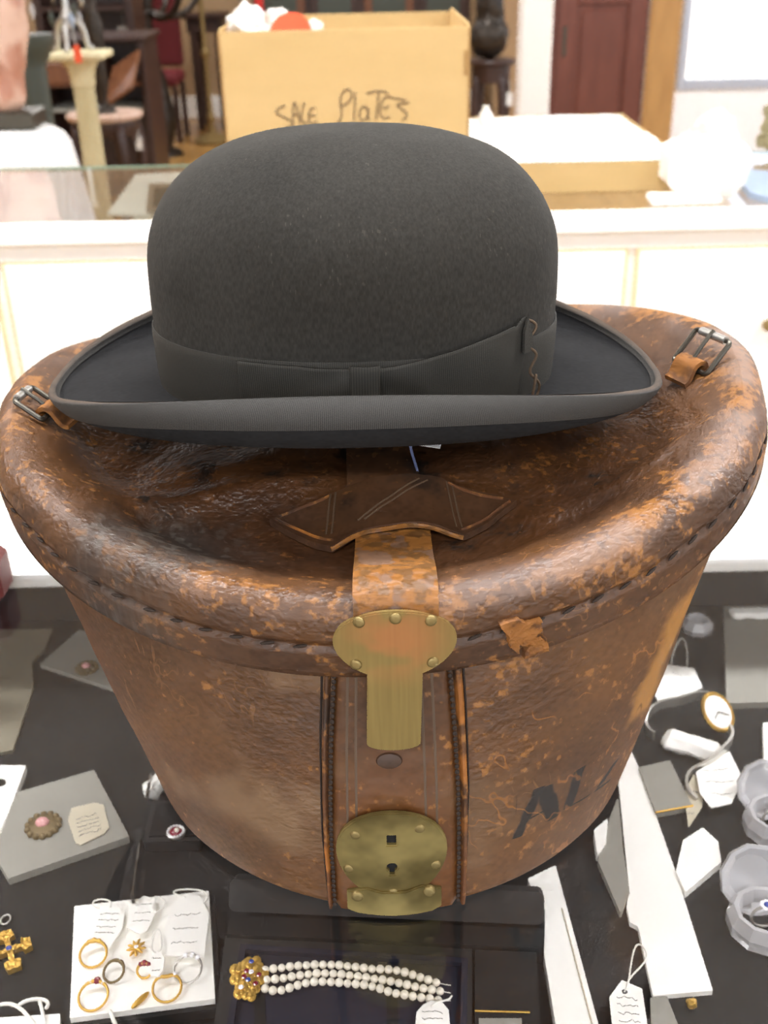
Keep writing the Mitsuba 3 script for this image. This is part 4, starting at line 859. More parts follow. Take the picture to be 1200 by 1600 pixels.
ptag([(953, 1560), (972, 1534), (1002, 1547), (1016, 1640), (962, 1650)], .006, "white price tag on a looped string at the bottom right of the case", lines=5, string=[(976, 1548), (984, 1520), (1003, 1478), (1008, 1484), (992, 1520), (980, 1546)])
h_ = deck(976, 1550, .0068); add("price_tag_%03d__eyelet" % (COUNT["price_tag"] - 1), lathe([(.0006, 0), (.0015, 0), (.0015, .0003), (.0006, .0003)], 14, h_), "ink", False)
card("pale_sheet", [(1016, 1559), (1042, 1557), (1075, 1640), (1018, 1640)], "grey_card", .003, "pale grey sheet below the large white card", "card")
m = crumple(trimesh.creation.icosphere(2, .003), .0016, 400, 3); add("gold_charm", mv(m, *deck(1081, 1568, .004)), "gold", False, "tiny gold charm below the large white card", "charm")
card("blue_grey_card", [(998, 1199), (1047, 1188), (1081, 1258), (1024, 1269)], "grey_card", .006, "grey square card between the white card and the watch", "card")
add("blue_grey_card__gold_edge", tube([deck(1024, 1270, .006), deck(1083, 1259, .006)], .0008, 6), "gold", True, "gold edge")
card("grey_square", [(1131, 948), (1240, 945), (1240, 1096), (1135, 1099)], "grey_card", .006, "large grey card at the right edge near the rear of the case", "card")
card("white_side_card", [(1192, 1130), (1240, 1120), (1240, 1205), (1194, 1205)], "white_paper", .006, "white card cut by the right edge below the large grey card", "card")
g = cbox(.040, .012, .006, .002).subdivide_to_size(.004); g = crumple(g, .0018, 150, 9); add("tissue_scrap_001", mv(g, *(deck(1178, 960, .011) + [0, 0, .001])), "white_paper", True, "strip of crumpled white tissue on the large grey card at the right edge", "tissue paper")
# watch
wc = "wristwatch"
wcn = deck(1121, 1113, .020); ax1 = nrm([.25, -.95, .15]); nw = nrm(CAM - wcn + np.array([.25, 0, .1])); s1 = nrm(np.cross(ax1, nw)); ax1 = np.cross(nw, s1); Mw = frame(wcn, s1 * 1.3, ax1 * 1.3, nw * 1.3)
add(wc + "__case", xf(lathe([(0, -.003), (.0085, -.003), (.0098, -.001), (.0098, .0010), (.0088, .0020), (.0080, .0012), (0, .0012)], 32), Mw @ np.diag([.85, 1.2, 1, 1])), "gold", 40, "gold rimmed watch case")
add(wc + "__dial", xf(lathe([(0, .0013), (.0079, .0013), (.0079, .0016), (0, .0017)], 32), Mw @ np.diag([.85, 1.2, 1, 1])), "white_paper", False, "white dial")
for a, l_ in ((.6, .0042), (2.4, .0060)):
    add(num(wc + "__hand"), xf(tube([[0, 0, .0019], [l_ * math.cos(a), l_ * math.sin(a), .0019]], .0003, 5), Mw), "ink", False)
def strap_band(pts, w, key):
    C_ = smooth_curve(pts, 40); P = np.stack([C_ + np.array([0, 0, 1]) * q for q in np.linspace(-w, w, 5)], 1); P[..., 2] = np.maximum(P[..., 2], DZ + .0012); add(key, sheet(P, .0020), "silver", 40, "slim metal watch band")
strap_band([deck(1108, 1088, .018), deck(1090, 1087, .017), deck(1060, 1096, .016), deck(1028, 1103, .014), deck(1012, 1118, .010), deck(1022, 1150, .006)], .0036, wc + "__band")
strap_band([deck(1140, 1138, .018), deck(1143, 1155, .016), deck(1128, 1174, .013), deck(1105, 1194, .010), deck(1082, 1206, .007), deck(1072, 1224, .006), deck(1088, 1252, .005)], .0036, wc + "__band_001")
tag(wc, "slim wristwatch with a white dial and metal band at the right", "wristwatch")
g = cbox(.044, .020, .012, .005).subdivide_to_size(.003); g = crumple(g, .002, 90, 2); add("foam_cuff", xf(g, frame(deck(1082, 1166, .006), [.85, -.5, 0], [.5, .85, 0], [0, 0, 1])), "white_paper", True, "white foam cuff inside the wristwatch band", "cuff")
ptag([(1042, 1040), (1084, 1046), (1097, 1075), (1074, 1086), (1030, 1099), (1022, 1084)], .004, "white price tag just behind the wristwatch band", lines=2, string=[(1062, 1046), (1056, 1010), (1066, 998), (1073, 1016), (1070, 1044)])
ptag([(1088, 1208), (1139, 1176), (1160, 1218), (1142, 1256), (1111, 1263), (1094, 1240)], .009, "white price tag in front of the wristwatch", lines=3)
ptag([(1070, 1240), (1084, 1212), (1098, 1224), (1096, 1262), (1076, 1292)], .005, "narrow cream price tag left of the tag in front of the wristwatch", lines=2, m="cream_card")
# clear faceted ring boxes
def clear_box(key, px, py, R, label, lid_dir, stone):
    c = deck(px, py, .0)
    add(key + "__base", lathe([(R * .62, .0006), (R, .0006), (R * 1.02, .008), (R * .86, .015), (R * .74, .015), (R * .66, .006)], 11, c), "crystal", False, "clear faceted base")
    Ml = frame(c + np.array([lid_dir[0], lid_dir[1], 0]) * R * 1.02 + [0, 0, .016], [1, 0, 0], nrm([0, .55, .83]), nrm([0, -.83, .55]))
    add(key + "__lid", xf(lathe([(0, -.009), (R * .72, -.008), (R, -.002), (R, .002), (R * .9, .002), (R * .66, -.005), (0, -.006)], 11), Ml), "crystal", False, "clear faceted lid standing open")
    tag(key, label, "ring box")
    rk = "boxed_ring" if key == "clear_ring_box" else "boxed_ring_001"
    t = np.linspace(0, 2 * np.pi, 33)[:-1]; P = np.c_[.0082 * np.cos(t), 0 * t, .0082 * np.sin(t)]
    cc_ = c + [0, 0, .0096]; add(rk, tube(P + cc_, .0009, 8, True), "silver", True, stone[0], "ring")
    for i in range(8):
        a = i * .785; add(num(rk + "__stone"), mv(gem(.0015), *(cc_ + [.0032 * math.cos(a), .0032 * math.sin(a), .0092])), "diamond", False)
    add(rk + "__centre_stone", mv(gem(.0022), *(cc_ + [0, 0, .0098])), stone[1], False)
clear_box("clear_ring_box", 1192, 1450, .0215, "clear faceted ring box at the right edge near the bottom", (0, 1), ("silver ring with a blue stone in the lower clear box at the right edge", "sapphire"))
clear_box("clear_ring_box_001", 1208, 1296, .0200, "clear faceted ring box cut by the right edge above the other clear box", (0, 1), ("silver ring in the upper clear box at the right edge", "diamond"))
m = lathe([(0, .0004), (.012, .0004), (.014, .006), (.009, .012), (.006, .009), (0, .006)], 9, deck(1088, 985, 0)); add("crystal_dish", m, "crystal", False, "small clear crystal dish behind the hat box at the right", "crystal dish")
# maroon case standing on the glass at the far left
q = on_z(6, 944, ZG); add("maroon_case", bx(q[0] - .16, q[0], q[1] + .0, q[1] + .03, ZG + .0004, ZG + .034, .004), "maroon", False, "maroon leather case standing on the glass at the left edge", "case")

# ------------------------------------------------------------------ the back counter
YF, YBK = 1.82, 2.36; bc = "back_counter"
add(bc + "__body", cat_(bx(-3.0, 3.0, YF + .012, YF + .035, 0.09, ZG - .03, .001), bx(-3, 3, YF + .035, YBK - .01, .09, ZG - .22, .001), bx(-2.97, 2.97, YF + .05, YBK - .04, 0, .09, .001)), "white_paint", False, "white counter body")
add(bc + "__top_rail", bx(-3.0, 3.0, YF - .012, YF + .045, ZG - .028, ZG, .004), "white_paint", False, "white top rail")
pe = [-1.72, -.645, .430, 1.505]
for i in range(3):
    x0, x1 = pe[i] + .012, pe[i + 1] - .012; z1, z0 = ZG - .062, .14
    add(num(bc + "__panel"), bx(x0, x1, YF + .003, YF + .0115, z0, z1, .002), "white_paint", False)
    g = .0045; fr = cat_(bx(x0 - g, x1 + g, YF + .004, YF + .0118, z1, z1 + g, .0008), bx(x0 - g, x1 + g, YF + .004, YF + .0118, z0 - g, z0, .0008), bx(x0 - g, x0, YF + .004, YF + .0118, z0, z1, .0008), bx(x1, x1 + g, YF + .004, YF + .0118, z0, z1, .0008))
    add(num(bc + "__panel_moulding"), fr, "cream_groove", False, "thin cream moulding around the panel")
    kx = x1 - .06 if i < 2 else x0 + .2
add(bc + "__stile", bx(-3.0, -1.72, YF + .003, YF + .0115, .1, ZG - .03, .001), "white_paint", False)
add(bc + "__frieze", bx(-1.72, 1.505, YF + .0035, YF + .0115, ZG - .057, ZG - .029, .001), "white_paint", False)
V = np.array([[-3, YF + .045, ZG - .001], [3, YF + .045, ZG - .001], [3, YBK, ZG - .001], [-3, YBK, ZG - .001]]); add(bc + "__glass_top", trimesh.Trimesh(V, [[0, 1, 2], [0, 2, 3]], process=False), "sheet_glass", False, "clear glass top")
V = np.array([[-3, YBK - .004, ZG - .21], [3, YBK - .004, ZG - .21], [3, YBK - .004, ZG - .004], [-3, YBK - .004, ZG - .004]]); add(bc + "__glass_front", trimesh.Trimesh(V, [[0, 1, 2], [0, 2, 3]], process=False), "sheet_glass", False, "clear glass side")
add(bc + "__glass_edge", bx(-3, 3, YBK, YBK + .006, ZG - .007, ZG, .001), "glass_edge", False, "greenish glass edge")
tag(bc, "white panelled counter with a glass top behind the hat box", "counter")
kn = on_y(1197, 508, YF - .012); add(bc + "__knob", mv(xf(lathe([(0, 0), (.004, 0), (.004, .010), (.010, .014), (.010, .020), (0, .023)], 18), rot(np.pi / 2, [1, 0, 0])), kn[0] + .004, YF + .003, kn[2]), "brass_lamp", 40, "small brass knob")
# in the back counter: a pale board and a small framed picture
zb = ZG - .05; bq = [on_z(*q, zb) for q in ((168, 332), (212, 272), (300, 268), (345, 340))]
add("display_board", prism(bq, zb - .006, zb), "case_lining", False, "pale board lying inside the back counter's glass case", "board")
add("display_board__foot", bx(bq[0][0] + .03, bq[3][0] - .03, bq[0][1] + .08, bq[0][1] + .10, ZG - .2195, zb - .0062, .001), "case_lining", False)
pf0 = on_z(250, 335, zb + .002); Mp = frame(pf0, [1, 0, 0], nrm([0, .8, .55]), nrm([0, -.55, .8]))
fp = sg.box(-.026, .004, .030, .075).difference(sg.box(-.015, .014, .019, .065)); add("framed_picture", xf(mv(trimesh.creation.extrude_polygon(fp, .005, engine="earcut"), 0, 0, 0.001), Mp), "tan_card", False, "small framed picture on the pale board in the back counter", "picture")
add("framed_picture__print", xf(cbox(.036, .053, .002, .0005, (.002, .0395, .002)), Mp), "dark_green", False)

# cardboard box with handwriting
cb_ = "cardboard_box"; yb0, yb1 = 1.90, 2.33
lf, rt = on_y(341, 60, yb0), on_y(735, 50, yb0); zt_ = on_y(535, 46, yb0)[2]; th = .005; xl, xr_ = lf[0], rt[0]; x1r = xr_
add(cb_ + "__front_wall", bx(xl, xr_, yb0, yb0 + th, ZG + .0003, zt_, .0008), "cardboard", False)
add(cb_ + "__back_wall", bx(xl, xr_, yb1 - th, yb1, ZG + .0003, zt_ - .002, .0008), "cardboard", False)
add(cb_ + "__side_wall", bx(xl, xl + th, yb0 + th, yb1 - th, ZG + .0003, zt_ + .004, .0008), "cardboard", False)
add(cb_ + "__side_wall_001", bx(xr_ - th, xr_, yb0 + th, yb1 - th, ZG + .0003, zt_ + .004, .0008), "cardboard", False)
add(cb_ + "__bottom", bx(xl + th, xr_ - th, yb0 + th, yb1 - th, ZG + .0003, ZG + .005, .0008), "cardboard", False)
for px0, px1, y0_, y1_ in ((342, 349, 84, 120), (725, 732, 78, 118)):
    a, b = on_y(px0, y0_, yb0), on_y(px1, y1_, yb0); add(num(cb_ + "__corner_slot"), bx(a[0], b[0], yb0 - .0012, yb0 + .001, b[2], a[2], .0004), "cardboard_cut", False, "dark slot at the corner")
for px0 in (341, 733):
    a = on_y(px0, 60, yb0); add(num(cb_ + "__corner_edge"), bx(a[0] - .0015, a[0] + .0025, yb0 - .0008, yb0 + .004, ZG + .001, zt_ - .001, .0005), "cardboard_cut", False)
zz = lambda x, y: on_y(300 + x / 2.4, y / 2.4, yb0 - .0006)
strokes = [[(350, 395), (318, 425), (345, 440), (380, 462), (350, 480)], [(378, 465), (384, 385), (405, 462)], [(378, 430), (402, 430)], [(422, 385), (426, 460), (436, 458)], [(462, 405), (442, 415), (445, 460), (468, 455)], [(442, 435), (464, 432)],
           [(548, 460), (556, 380), (566, 345), (590, 335), (600, 355), (585, 385), (560, 400)], [(612, 345), (608, 455)], [(660, 405), (640, 400), (628, 430), (636, 452), (656, 440), (660, 405), (664, 452)], [(655, 352), (700, 342), (735, 348)], [(700, 345), (690, 450)], [(738, 360), (716, 375), (712, 440), (742, 436)], [(714, 405), (740, 400)], [(815, 385), (772, 400), (805, 425), (790, 450)], [(738, 365), (800, 375)]]
for w0_, w1_, wl_ in ((0, 6, "handwritten word SALE"), (6, 99, "handwritten word PLATES")):
    add(num(cb_ + "__writing"), cat_(*[tube(smooth_curve([zz(*q) for q in st_], 14), .0014, 6) for st_ in strokes[w0_:w1_]]), "marker", True, wl_)
tag(cb_, "tall open cardboard box marked SALE PLATES on the back counter", "cardboard box")
for i, (px0, py0, r, sd_, lab) in enumerate(((388, 38, .030, 3, "large crumpled white tissue in the left corner of the cardboard box"), (436, 33, .020, 8, "second crumpled white tissue from the left in the cardboard box"), (490, 44, .015, 5, "small crumpled white tissue beside the orange plate in the cardboard box"))):
    c = on_y(px0, py0, yb0 + .08 + .03 * i); g = crumple(trimesh.creation.icosphere(4, r), r * .75, 2.2 / r, sd_); g.vertices[:, 2] *= .85; add(num("tissue_paper"), mv(g, *c), "white_paper", 20, lab, "tissue paper")
c = on_y(455, 43, yb0 + .05); add("orange_plate", xf(lathe([(0, 0), (.02, .0), (.034, .006), (.033, .008), (.019, .003), (0, .003)], 28), frame(c - [0, 0, .01], [1, 0, 0], nrm([0, .5, .85]), nrm([0, -.85, .5]))), "orange_paper", 40, "orange rimmed plate among the tissue in the cardboard box", "plate")
add("box_filling", bx(xl + .012, xr_ - .012, yb0 + .012, yb1 - .012, ZG + .006, ZG + .17, .004), "white_paper", False, "white wrapping paper filling the cardboard box", "wrapping paper")

# cardboard tray with white paper
ct = "cardboard_tray"; yt0, yt1 = 2.0, 2.52; xt1 = on_y(1066, 270, yt0)[0]; xt0 = x1r + .012; zt2 = on_y(950, 252, yt0)[2]
tr_ = [("front_wall", xt0, xt1, yt0, yt0 + th, 0), ("back_wall", xt0, xt1, yt1 - th, yt1, .006), ("side_wall", xt0, xt0 + th, yt0 + th, yt1 - th, .0), ("side_wall_001", xt1 - th, xt1, yt0 + th, yt1 - th, .004)]
for nm, a, b, c_, d_, e_ in tr_: add(f"{ct}__{nm}", bx(a, b, c_, d_, ZG + .0003, zt2 + e_, .0008), "cardboard", False)
add(ct + "__bottom", bx(xt0 + th, xt1 - th, yt0 + th, yt1 - th, ZG + .0003, ZG + .005, .0008), "cardboard", False)
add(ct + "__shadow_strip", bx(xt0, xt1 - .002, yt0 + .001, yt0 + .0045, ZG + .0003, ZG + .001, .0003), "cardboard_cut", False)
tag(ct, "low cardboard tray of white paper right of the tall cardboard box", "cardboard tray")
gx, gy = np.meshgrid(np.linspace(xt0 + .008, xt1 - .010, 50), np.linspace(yt0 - .001, yt1 - .010, 50), indexing="ij"); P = np.stack([gx, gy, zt2 + .004 + .010 * (meshkit.fbm(np.stack([gx * 14, gy * 14, gx * 0], -1), 3) - .4)], -1); P[:, 0, 2] = zt2 + .0015; P[:, 1, 2] = np.maximum(P[:, 1, 2], zt2 + .003)
add("paper_sheet", sheet(P, .002), "white_paper", True, "sheet of white paper lying over the cardboard tray", "paper")
c = on_y(759, 181, 2.40); c[2] = zt2 + .008; add("white_bottle", lathe([(0, 0), (.014, 0), (.0155, .004), (.0155, .018), (.010, .026), (.007, .028), (.007, .036), (0, .037)], 24, c), "white_paint", 40, "small white bottle standing at the far left corner of the paper covered tray", "bottle")
# white bag, sheets and cloth at the right end
c = on_z(1110, 318, ZG); g = cbox(.13, .13, .09, .02).subdivide_to_size(.012); g = crumple(g, .012, 18, 6); g.apply_translation([0, 0, -g.bounds[0][2]]); add("plastic_bag", mv(g, c[0], c[1] + .07, ZG + .0005), "white_paper", 30, "white plastic bag on the back counter right of the cardboard tray", "plastic bag")
g = cbox(.12, .05, .012, .004).subdivide_to_size(.01); g = crumple(g, .005, 30, 12); g.apply_translation([0, 0, -g.bounds[0][2]]); c = on_z(1080, 322, ZG); add("plastic_bag_001", mv(g, c[0] - .01, c[1] + .02, ZG + .0005), "white_paper", 30, "flat white plastic bag in front of the cardboard tray's right corner", "plastic bag")
q = [on_z(*w, ZG + .012) for w in ((1140, 262), (1215, 268), (1240, 318), (1172, 300))]; add("blue_folder", prism(q, ZG + .0005, ZG + .012), "blue_grey", False, "blue grey folder at the right edge of the back counter", "folder")
c = on_y(1228, 230, 2.30); g = crumple(trimesh.creation.icosphere(4, .055), .034, 24, 21); g.vertices[:, 2] *= .8; g.apply_translation([0, 0, -g.bounds[0][2]]); add("olive_cloth", mv(g, c[0], 2.29, ZG + .0005), "olive_fabric", 25, "crumpled olive and cream cloth at the right edge of the back counter", "cloth")
g = crumple(trimesh.creation.icosphere(4, .045), .032, 26, 33); g.apply_translation([0, 0, -g.bounds[0][2]]); c = on_y(1112, 230, 2.27); add("tissue_paper_heap", mv(g, c[0], 2.27, ZG + .0005), "white_paper", 25, "heap of crumpled white tissue behind the white plastic bag", "tissue paper")

# ------------------------------------------------------------------ furniture further back
def at(px, py, y): return on_y(px, py, y)
# draped stand with the pink marble statue
c0 = at(42, 200, 3.2); zt3 = at(42, 205, 3.2)[2]; t = np.linspace(0, 2 * np.pi, 121)[:-1]; prof = [(0.0, 0.01), (.05, .012), (.10, .008), (.125, -.004), (.140, -.03), (.150, -.10), (.165, -.22), (.185, -.40), (.21, -.62), (.24, -zt3 + .012)]
P = np.array([[[c0[0] - .03 + r * (1 + .10 * math.sin(7 * a + 1.3 * math.sin(3 * a)) * min(1, max(0, (r - .11) * 12))) * math.cos(a), 3.2 + r * (1 + .10 * math.sin(7 * a + 1.3 * math.sin(3 * a)) * min(1, max(0, (r - .11) * 12))) * math.sin(a), zt3 + z] for r, z in prof] for a in t])
add("draped_stand", loft(P, True), "white_cloth", True, "stand draped in a white cloth at the far left behind the back counter", "draped stand")
cs_ = at(18, 200, 3.2); zs = zt3 + .0125
add("marble_statue__plinth", mv(cbox(.17, .14, .045, .006), cs_[0], 3.2, zs + .0235), "dark_metal", False, "dark plinth")
sp = [(0, 0, .050), (.012, .05, .040), (.020, .11, .052), (.026, .18, .062), (.032, .27, .064), (.020, .36, .056), (-.01, .46, .075), (-.02, .62, .085)]
mm = m3.Manifold()
for (x, z, r), (x2, z2, r2) in zip(sp[:-1], sp[1:]):
    for dx, k in ((.012, 1.0), (-.055, 1.15)):
        a_ = m3.Manifold.sphere(r * k, 24).translate([x + dx, (.03 if dx < 0 else -.01), z]); b_ = m3.Manifold.sphere(r2 * k, 24).translate([x2 + dx, (.03 if dx < 0 else -.01), z2]); mm += m3.Manifold.batch_hull([a_, b_])
q = mm.refine_to_length(.015).to_mesh(); g = trimesh.Trimesh(q.vert_properties[:, :3], q.tri_verts); trimesh.smoothing.filter_taubin(g, iterations=12); g = crumple(g, .010, 14, 2)
add("marble_statue__figure", mv(g, cs_[0] - .005, 3.2, zs + .085), "pink_marble", True, "veined pink marble figure")
tag("marble_statue", "pink marble statue on the draped stand at the upper left", "statue")
# dark green pillar
c = at(52, 120, 4.2); add("green_pillar", lathe([(0, 0), (.10, 0), (.10, .05), (.06, .09), (.05, .14), (.050, 1.02), (.07, 1.06), (.09, 1.10), (.09, 1.13), (0, 1.13)], 28, (c[0], 4.2, .0005)), "dark_green", 30, "dark green marble pillar behind the pink statue", "pillar")
# fluted column
YC = 5.0; ca, cb2 = at(127, 105, YC), at(127, 72, YC); zc = at(120, 92, YC)[2]; xcol = (at(130, 130, YC)[0])
nf = 14; t = np.linspace(0, 2 * np.pi, nf * 8 + 1)[:-1]; P = np.array([[[xcol + R_ * (1 - .20 * abs(math.sin(a * nf / 2)) ** .7) * math.cos(a), YC + R_ * (1 - .20 * abs(math.sin(a * nf / 2)) ** .7) * math.sin(a), z] for R_, z in ((.053, .20), (.050, .4), (.046, zc - .10))] for a in t])
col = "fluted_column"; add(col + "__shaft", loft(P, True), "cream_stone", True, "fluted shaft")
add(col + "__capital", lathe([(0, zc - .11), (.048, zc - .11), (.052, zc - .095), (.050, zc - .085), (.058, zc - .04), (.075, zc - .015), (.08, zc), (0, zc)], 32, (xcol, YC, 0)), "cream_stone", 30)
add(col + "__top_slab", mv(cbox(.24, .24, .028, .008), xcol, YC, zc + .0145), "cream_stone", False)
add(col + "__base", cat_(mv(cbox(.22, .22, .08, .01), xcol, YC, .0405), lathe([(0, .08), (.10, .08), (.10, .11), (.07, .15), (.055, .20), (0, .20)], 32, (xcol, YC, 0))), "cream_stone", 30)
tag(col, "cream fluted column pedestal at the upper left", "column pedestal")
# silver candelabrum on it
zs2 = zc + .029; sc_ = "silver_candelabrum"; add(sc_ + "__stem", lathe([(0, .09), (.02, .09), (.03, .13), (.014, .17), (.012, .30), (.028, .34), (.012, .38), (.010, .60), (.03, .64), (0, .65)], 20, (xcol - .03, YC, zs2)), "silver", 30)
for i in range(3):
    a = i * 2.094 + .5; add(num(sc_ + "__leg"), tube(smooth_curve([[xcol - .03 + r * math.cos(a), YC + r * math.sin(a) * .8, zs2 + z] for r, z in ((.012, .13), (.05, .11), (.07, .05), (.085, .010), (.10, .012))], 20), np.linspace(.014, .010, 20), 8), "silver", True)
for i in range(10):
    a = i * .63; r = .05 + .045 * (i % 3); c = [xcol - .03 + r * math.cos(a), YC + r * math.sin(a) * .8, zs2 + .13 + .035 * (i % 4)]
    add(num(sc_ + "__crystal"), lathe([(0, -.04), (.010, -.02), (.013, 0), (.006, .022), (0, .026)], 8, c), ("crystal", "bronze", "silver", "blue_grey", "dark_green")[i % 5], False)
tag(sc_, "silver candelabrum with splayed legs on the cream column", "candelabrum")
c = at(121, 84, YC - .15); ot = sg.Polygon([(-.014, -.035), (.014, -.035), (.014, .026), (.006, .035), (-.006, .035), (-.014, .026)]); add("orange_tag", xf(trimesh.creation.extrude_polygon(ot, .002, engine="earcut"), frame(c, [1, 0, 0], [0, 0, 1], [0, -1, 0])), "orange_paper", False, "orange price tag hanging over the cream column's top", "price tag")
add("orange_tag__string", tube(smooth_curve([c + [0, 0, .034], c + [-.01, .02, .075], c + [-.015, .06, .12]], 12), .0015, 5), "string", True)
# writing desk
YD = 6.3; dk = "writing_desk"; xa, xb = at(52, 100, YD)[0], at(226, 100, YD)[0]; z_ = lambda y: at(140, y, YD)[2]
add(dk + "__top", bx(xa - .02, xb + .02, YD - .02, YD + .45, z_(66), z_(58), .006), "dark_wood", False)
add(dk + "__side", bx(xa, xa + .03, YD, YD + .43, .0005, z_(66), .004), "dark_wood", False); add(dk + "__side_001", bx(xb - .03, xb, YD, YD + .43, .0005, z_(66), .004), "dark_wood", False)
add(dk + "__back", bx(xa + .03, xb - .03, YD + .41, YD + .43, .05, z_(66), .002), "dark_wood", False)
add(dk + "__shelf", bx(xa + .03, xb - .03, YD + .01, YD + .41, z_(136), z_(131), .003), "mid_wood", False); add(dk + "__shelf_001", bx(xa + .03, xb - .03, YD + .03, YD + .41, z_(176), z_(171), .003), "grey_card", False, "pale lower shelf")
add(dk + "__drawer", bx(xa + .035, xa + .33, YD - .005, YD + .38, z_(130.5), z_(97), .006), "mid_wood", False, "brown drawer"); 
s0 = at(176, 135, YD - .1); s1_ = at(214, 84, YD - .1); P = np.array([[[s0[0] + (s1_[0] - s0[0]) * u_ , YD - .02 - .30 * v_, s0[2] + (s1_[2] - s0[2]) * .55 * u_ + (.16 - .30 * v_) * .5] for v_ in np.linspace(0, 1, 4)] for u_ in np.linspace(0, 1, 4)]); add(dk + "__fall_front", sheet(P, .018), "mid_wood", 30, "sloping brown writing flap")
tag(dk, "dark wooden writing desk with open shelves behind the cream column", "desk")
YK = 7.6; kc = "dark_bookcase"; xa, xb = at(58, 60, YK)[0], at(212, 60, YK)[0]
add(kc + "__case", cat_(bx(xa, xa + .05, YK, YK + .4, .0005, 1.75, .005), bx(xb - .05, xb, YK, YK + .4, .0005, 1.75, .005), bx(xa + .05, xb - .05, YK + .36, YK + .4, .0005, 1.75, .003), bx(xa + .05, xb - .05, YK, YK + .36, 1.70, 1.75, .005), bx(xa + .05, xb - .05, YK + .01, YK + .36, .0005, .12, .004)), "dark_wood", False)
for z in (.42, .72, 1.02, 1.34): add(num(kc + "__shelf"), bx(xa + .051, xb - .051, YK + .01, YK + .359, z, z + .03, .003), "dark_wood", False)
tag(kc, "tall dark bookcase behind the writing desk", "bookcase")
# carved round table, figurine
YT = 5.3; rtb = "round_table"; ctb = at(163, 176, YT); Rt = .175
add(rtb + "__top", lathe([(0, -.025), (Rt * .95, -.025), (Rt, -.012), (Rt, -.004), (Rt * .97, 0), (0, 0)], 40, (ctb[0], YT, ctb[2])), "top_marble", 30, "pinkish marble top")
sk = lathe([(Rt * .86, -.026), (Rt * .88, -.06), (Rt * .80, -.11), (Rt * .78, -.11), (Rt * .84, -.06), (Rt * .82, -.026)], 48, (ctb[0], YT, ctb[2])); a = np.arctan2(sk.vertices[:, 1] - YT, sk.vertices[:, 0] - ctb[0]); sk.vertices[:, 2] += np.where(sk.vertices[:, 2] < ctb[2] - .09, .022 * np.sin(a * 8), 0); add(rtb + "__apron", sk, "dark_wood", 30, "carved dark apron")
for i in range(4):
    a = i * np.pi / 2 + .6; add(num(rtb + "__leg"), tube(smooth_curve([[ctb[0] + r * math.cos(a), YT + r * math.sin(a), z] for r, z in ((Rt * .78, ctb[2] - .05), (Rt * .92, ctb[2] * .72), (Rt * .62, ctb[2] * .35), (Rt * .85, .02), (Rt * .95, .018))], 24), np.r_[np.linspace(.03, .016, 20), .018, .02, .02, .017], 8), "dark_wood", True)
tag(rtb, "small round carved table with a marble top behind the cream column", "table")
cf_ = at(164, 170, YT); fg = lathe([(0, 0), (.055, 0), (.05, .02), (.02, .035), (.018, .06), (.03, .12), (.026, .20), (.034, .30), (.040, .38), (.014, .44), (.024, .48), (.020, .52), (0, .53)], 24, (cf_[0], YT, ctb[2] + .0005)); add("bronze_figurine", crumple(fg, .008, 22, 5), "bronze", 40, "slender dark bronze figurine on the round marble topped table", "figurine")
def hang_tag(key, px, py, y, w, h, m, label, m2=None, top=None):
    c = at(px, py, y); add(key, mv(cbox(w, .002, h, .0006), *c), m, False, label, "price tag")
    if m2: add(key + "__lower_half", mv(cbox(w, .0026, h * .5, .0006), *(c - [0, 0, h * .26])), m2, False)
    e = c + [0, .02, h / 2 + .10] if top is None else np.asarray(top)
    add(key + "__string", tube([c + [0, 0, h / 2 - .004], (c + [0, 0, h / 2] + e) / 2 + [.004, 0, 0], e], .002, 5), "string", True)
hang_tag("white_tag", 217, 224, YT - .02, .030, .060, "white_paper", "white tag hanging at the right of the round table")
# bronze floor candelabrum
YL = 8.4; fc = "floor_candelabrum"; cbz = at(248, 205, YL)
P = smooth_curve([[at(248, 212, YL)[0], YL, .06], [at(252, 180, YL)[0], YL, .28], [at(242, 130, YL)[0], YL, .55], [at(232, 90, YL)[0], YL, .80], [at(232, 50, YL)[0], YL, 1.0], [at(230, 0, YL)[0], YL, 1.35]], 50); add(fc + "__stem", crumple(tube(P, np.interp(np.linspace(0, 1, 50), [0, .15, .3, .5, 1], [.09, .11, .085, .055, .04]), 14), .012, 18, 3), "bronze", 40)
xl_ = P[0][0]; add(fc + "__foot", lathe([(0, .001), (.17, .001), (.16, .03), (.10, .05), (.09, .08), (0, .08)], 28, (xl_, YL, 0)), "bronze", 30)
for i in range(6):
    a = i * 1.047 + .3; xt, zt4 = P[-1][0], 1.05; add(num(fc + "__arm"), tube(smooth_curve([[xt, YL, zt4 - .05], [xt + .16 * math.cos(a), YL + .16 * math.sin(a), zt4 - .12], [xt + .34 * math.cos(a), YL + .34 * math.sin(a), zt4 - .02], [xt + .38 * math.cos(a), YL + .38 * math.sin(a), zt4 + .12]], 20), .022, 8), "bronze", True)
    m = lathe([(0, 0), (.05, .01), (.075, .05), (.07, .12), (.065, .12), (.068, .05), (0, .02)], 20, (xt + .38 * math.cos(a), YL + .38 * math.sin(a), zt4 + .115)); add(num(fc + "__cup"), m, "silver", 30)
tag(fc, "tall twisted bronze floor candelabrum left of the cardboard box", "candelabrum")
hang_tag("white_tag_001", 195, 61, YL - .6, .07, .15, "white_paper", "white tag hanging from the left arms of the floor candelabrum")
hang_tag("yellow_tag", 232, 98, YL - .35, .080, .17, "pink_paper", "yellow and red tag hanging on the stem of the floor candelabrum", "yellow_paper")
c = at(232, 85, YL - .355); add("yellow_tag__red_band", mv(cbox(.08, .004, .03, .0006), *c), "red_paper", False)
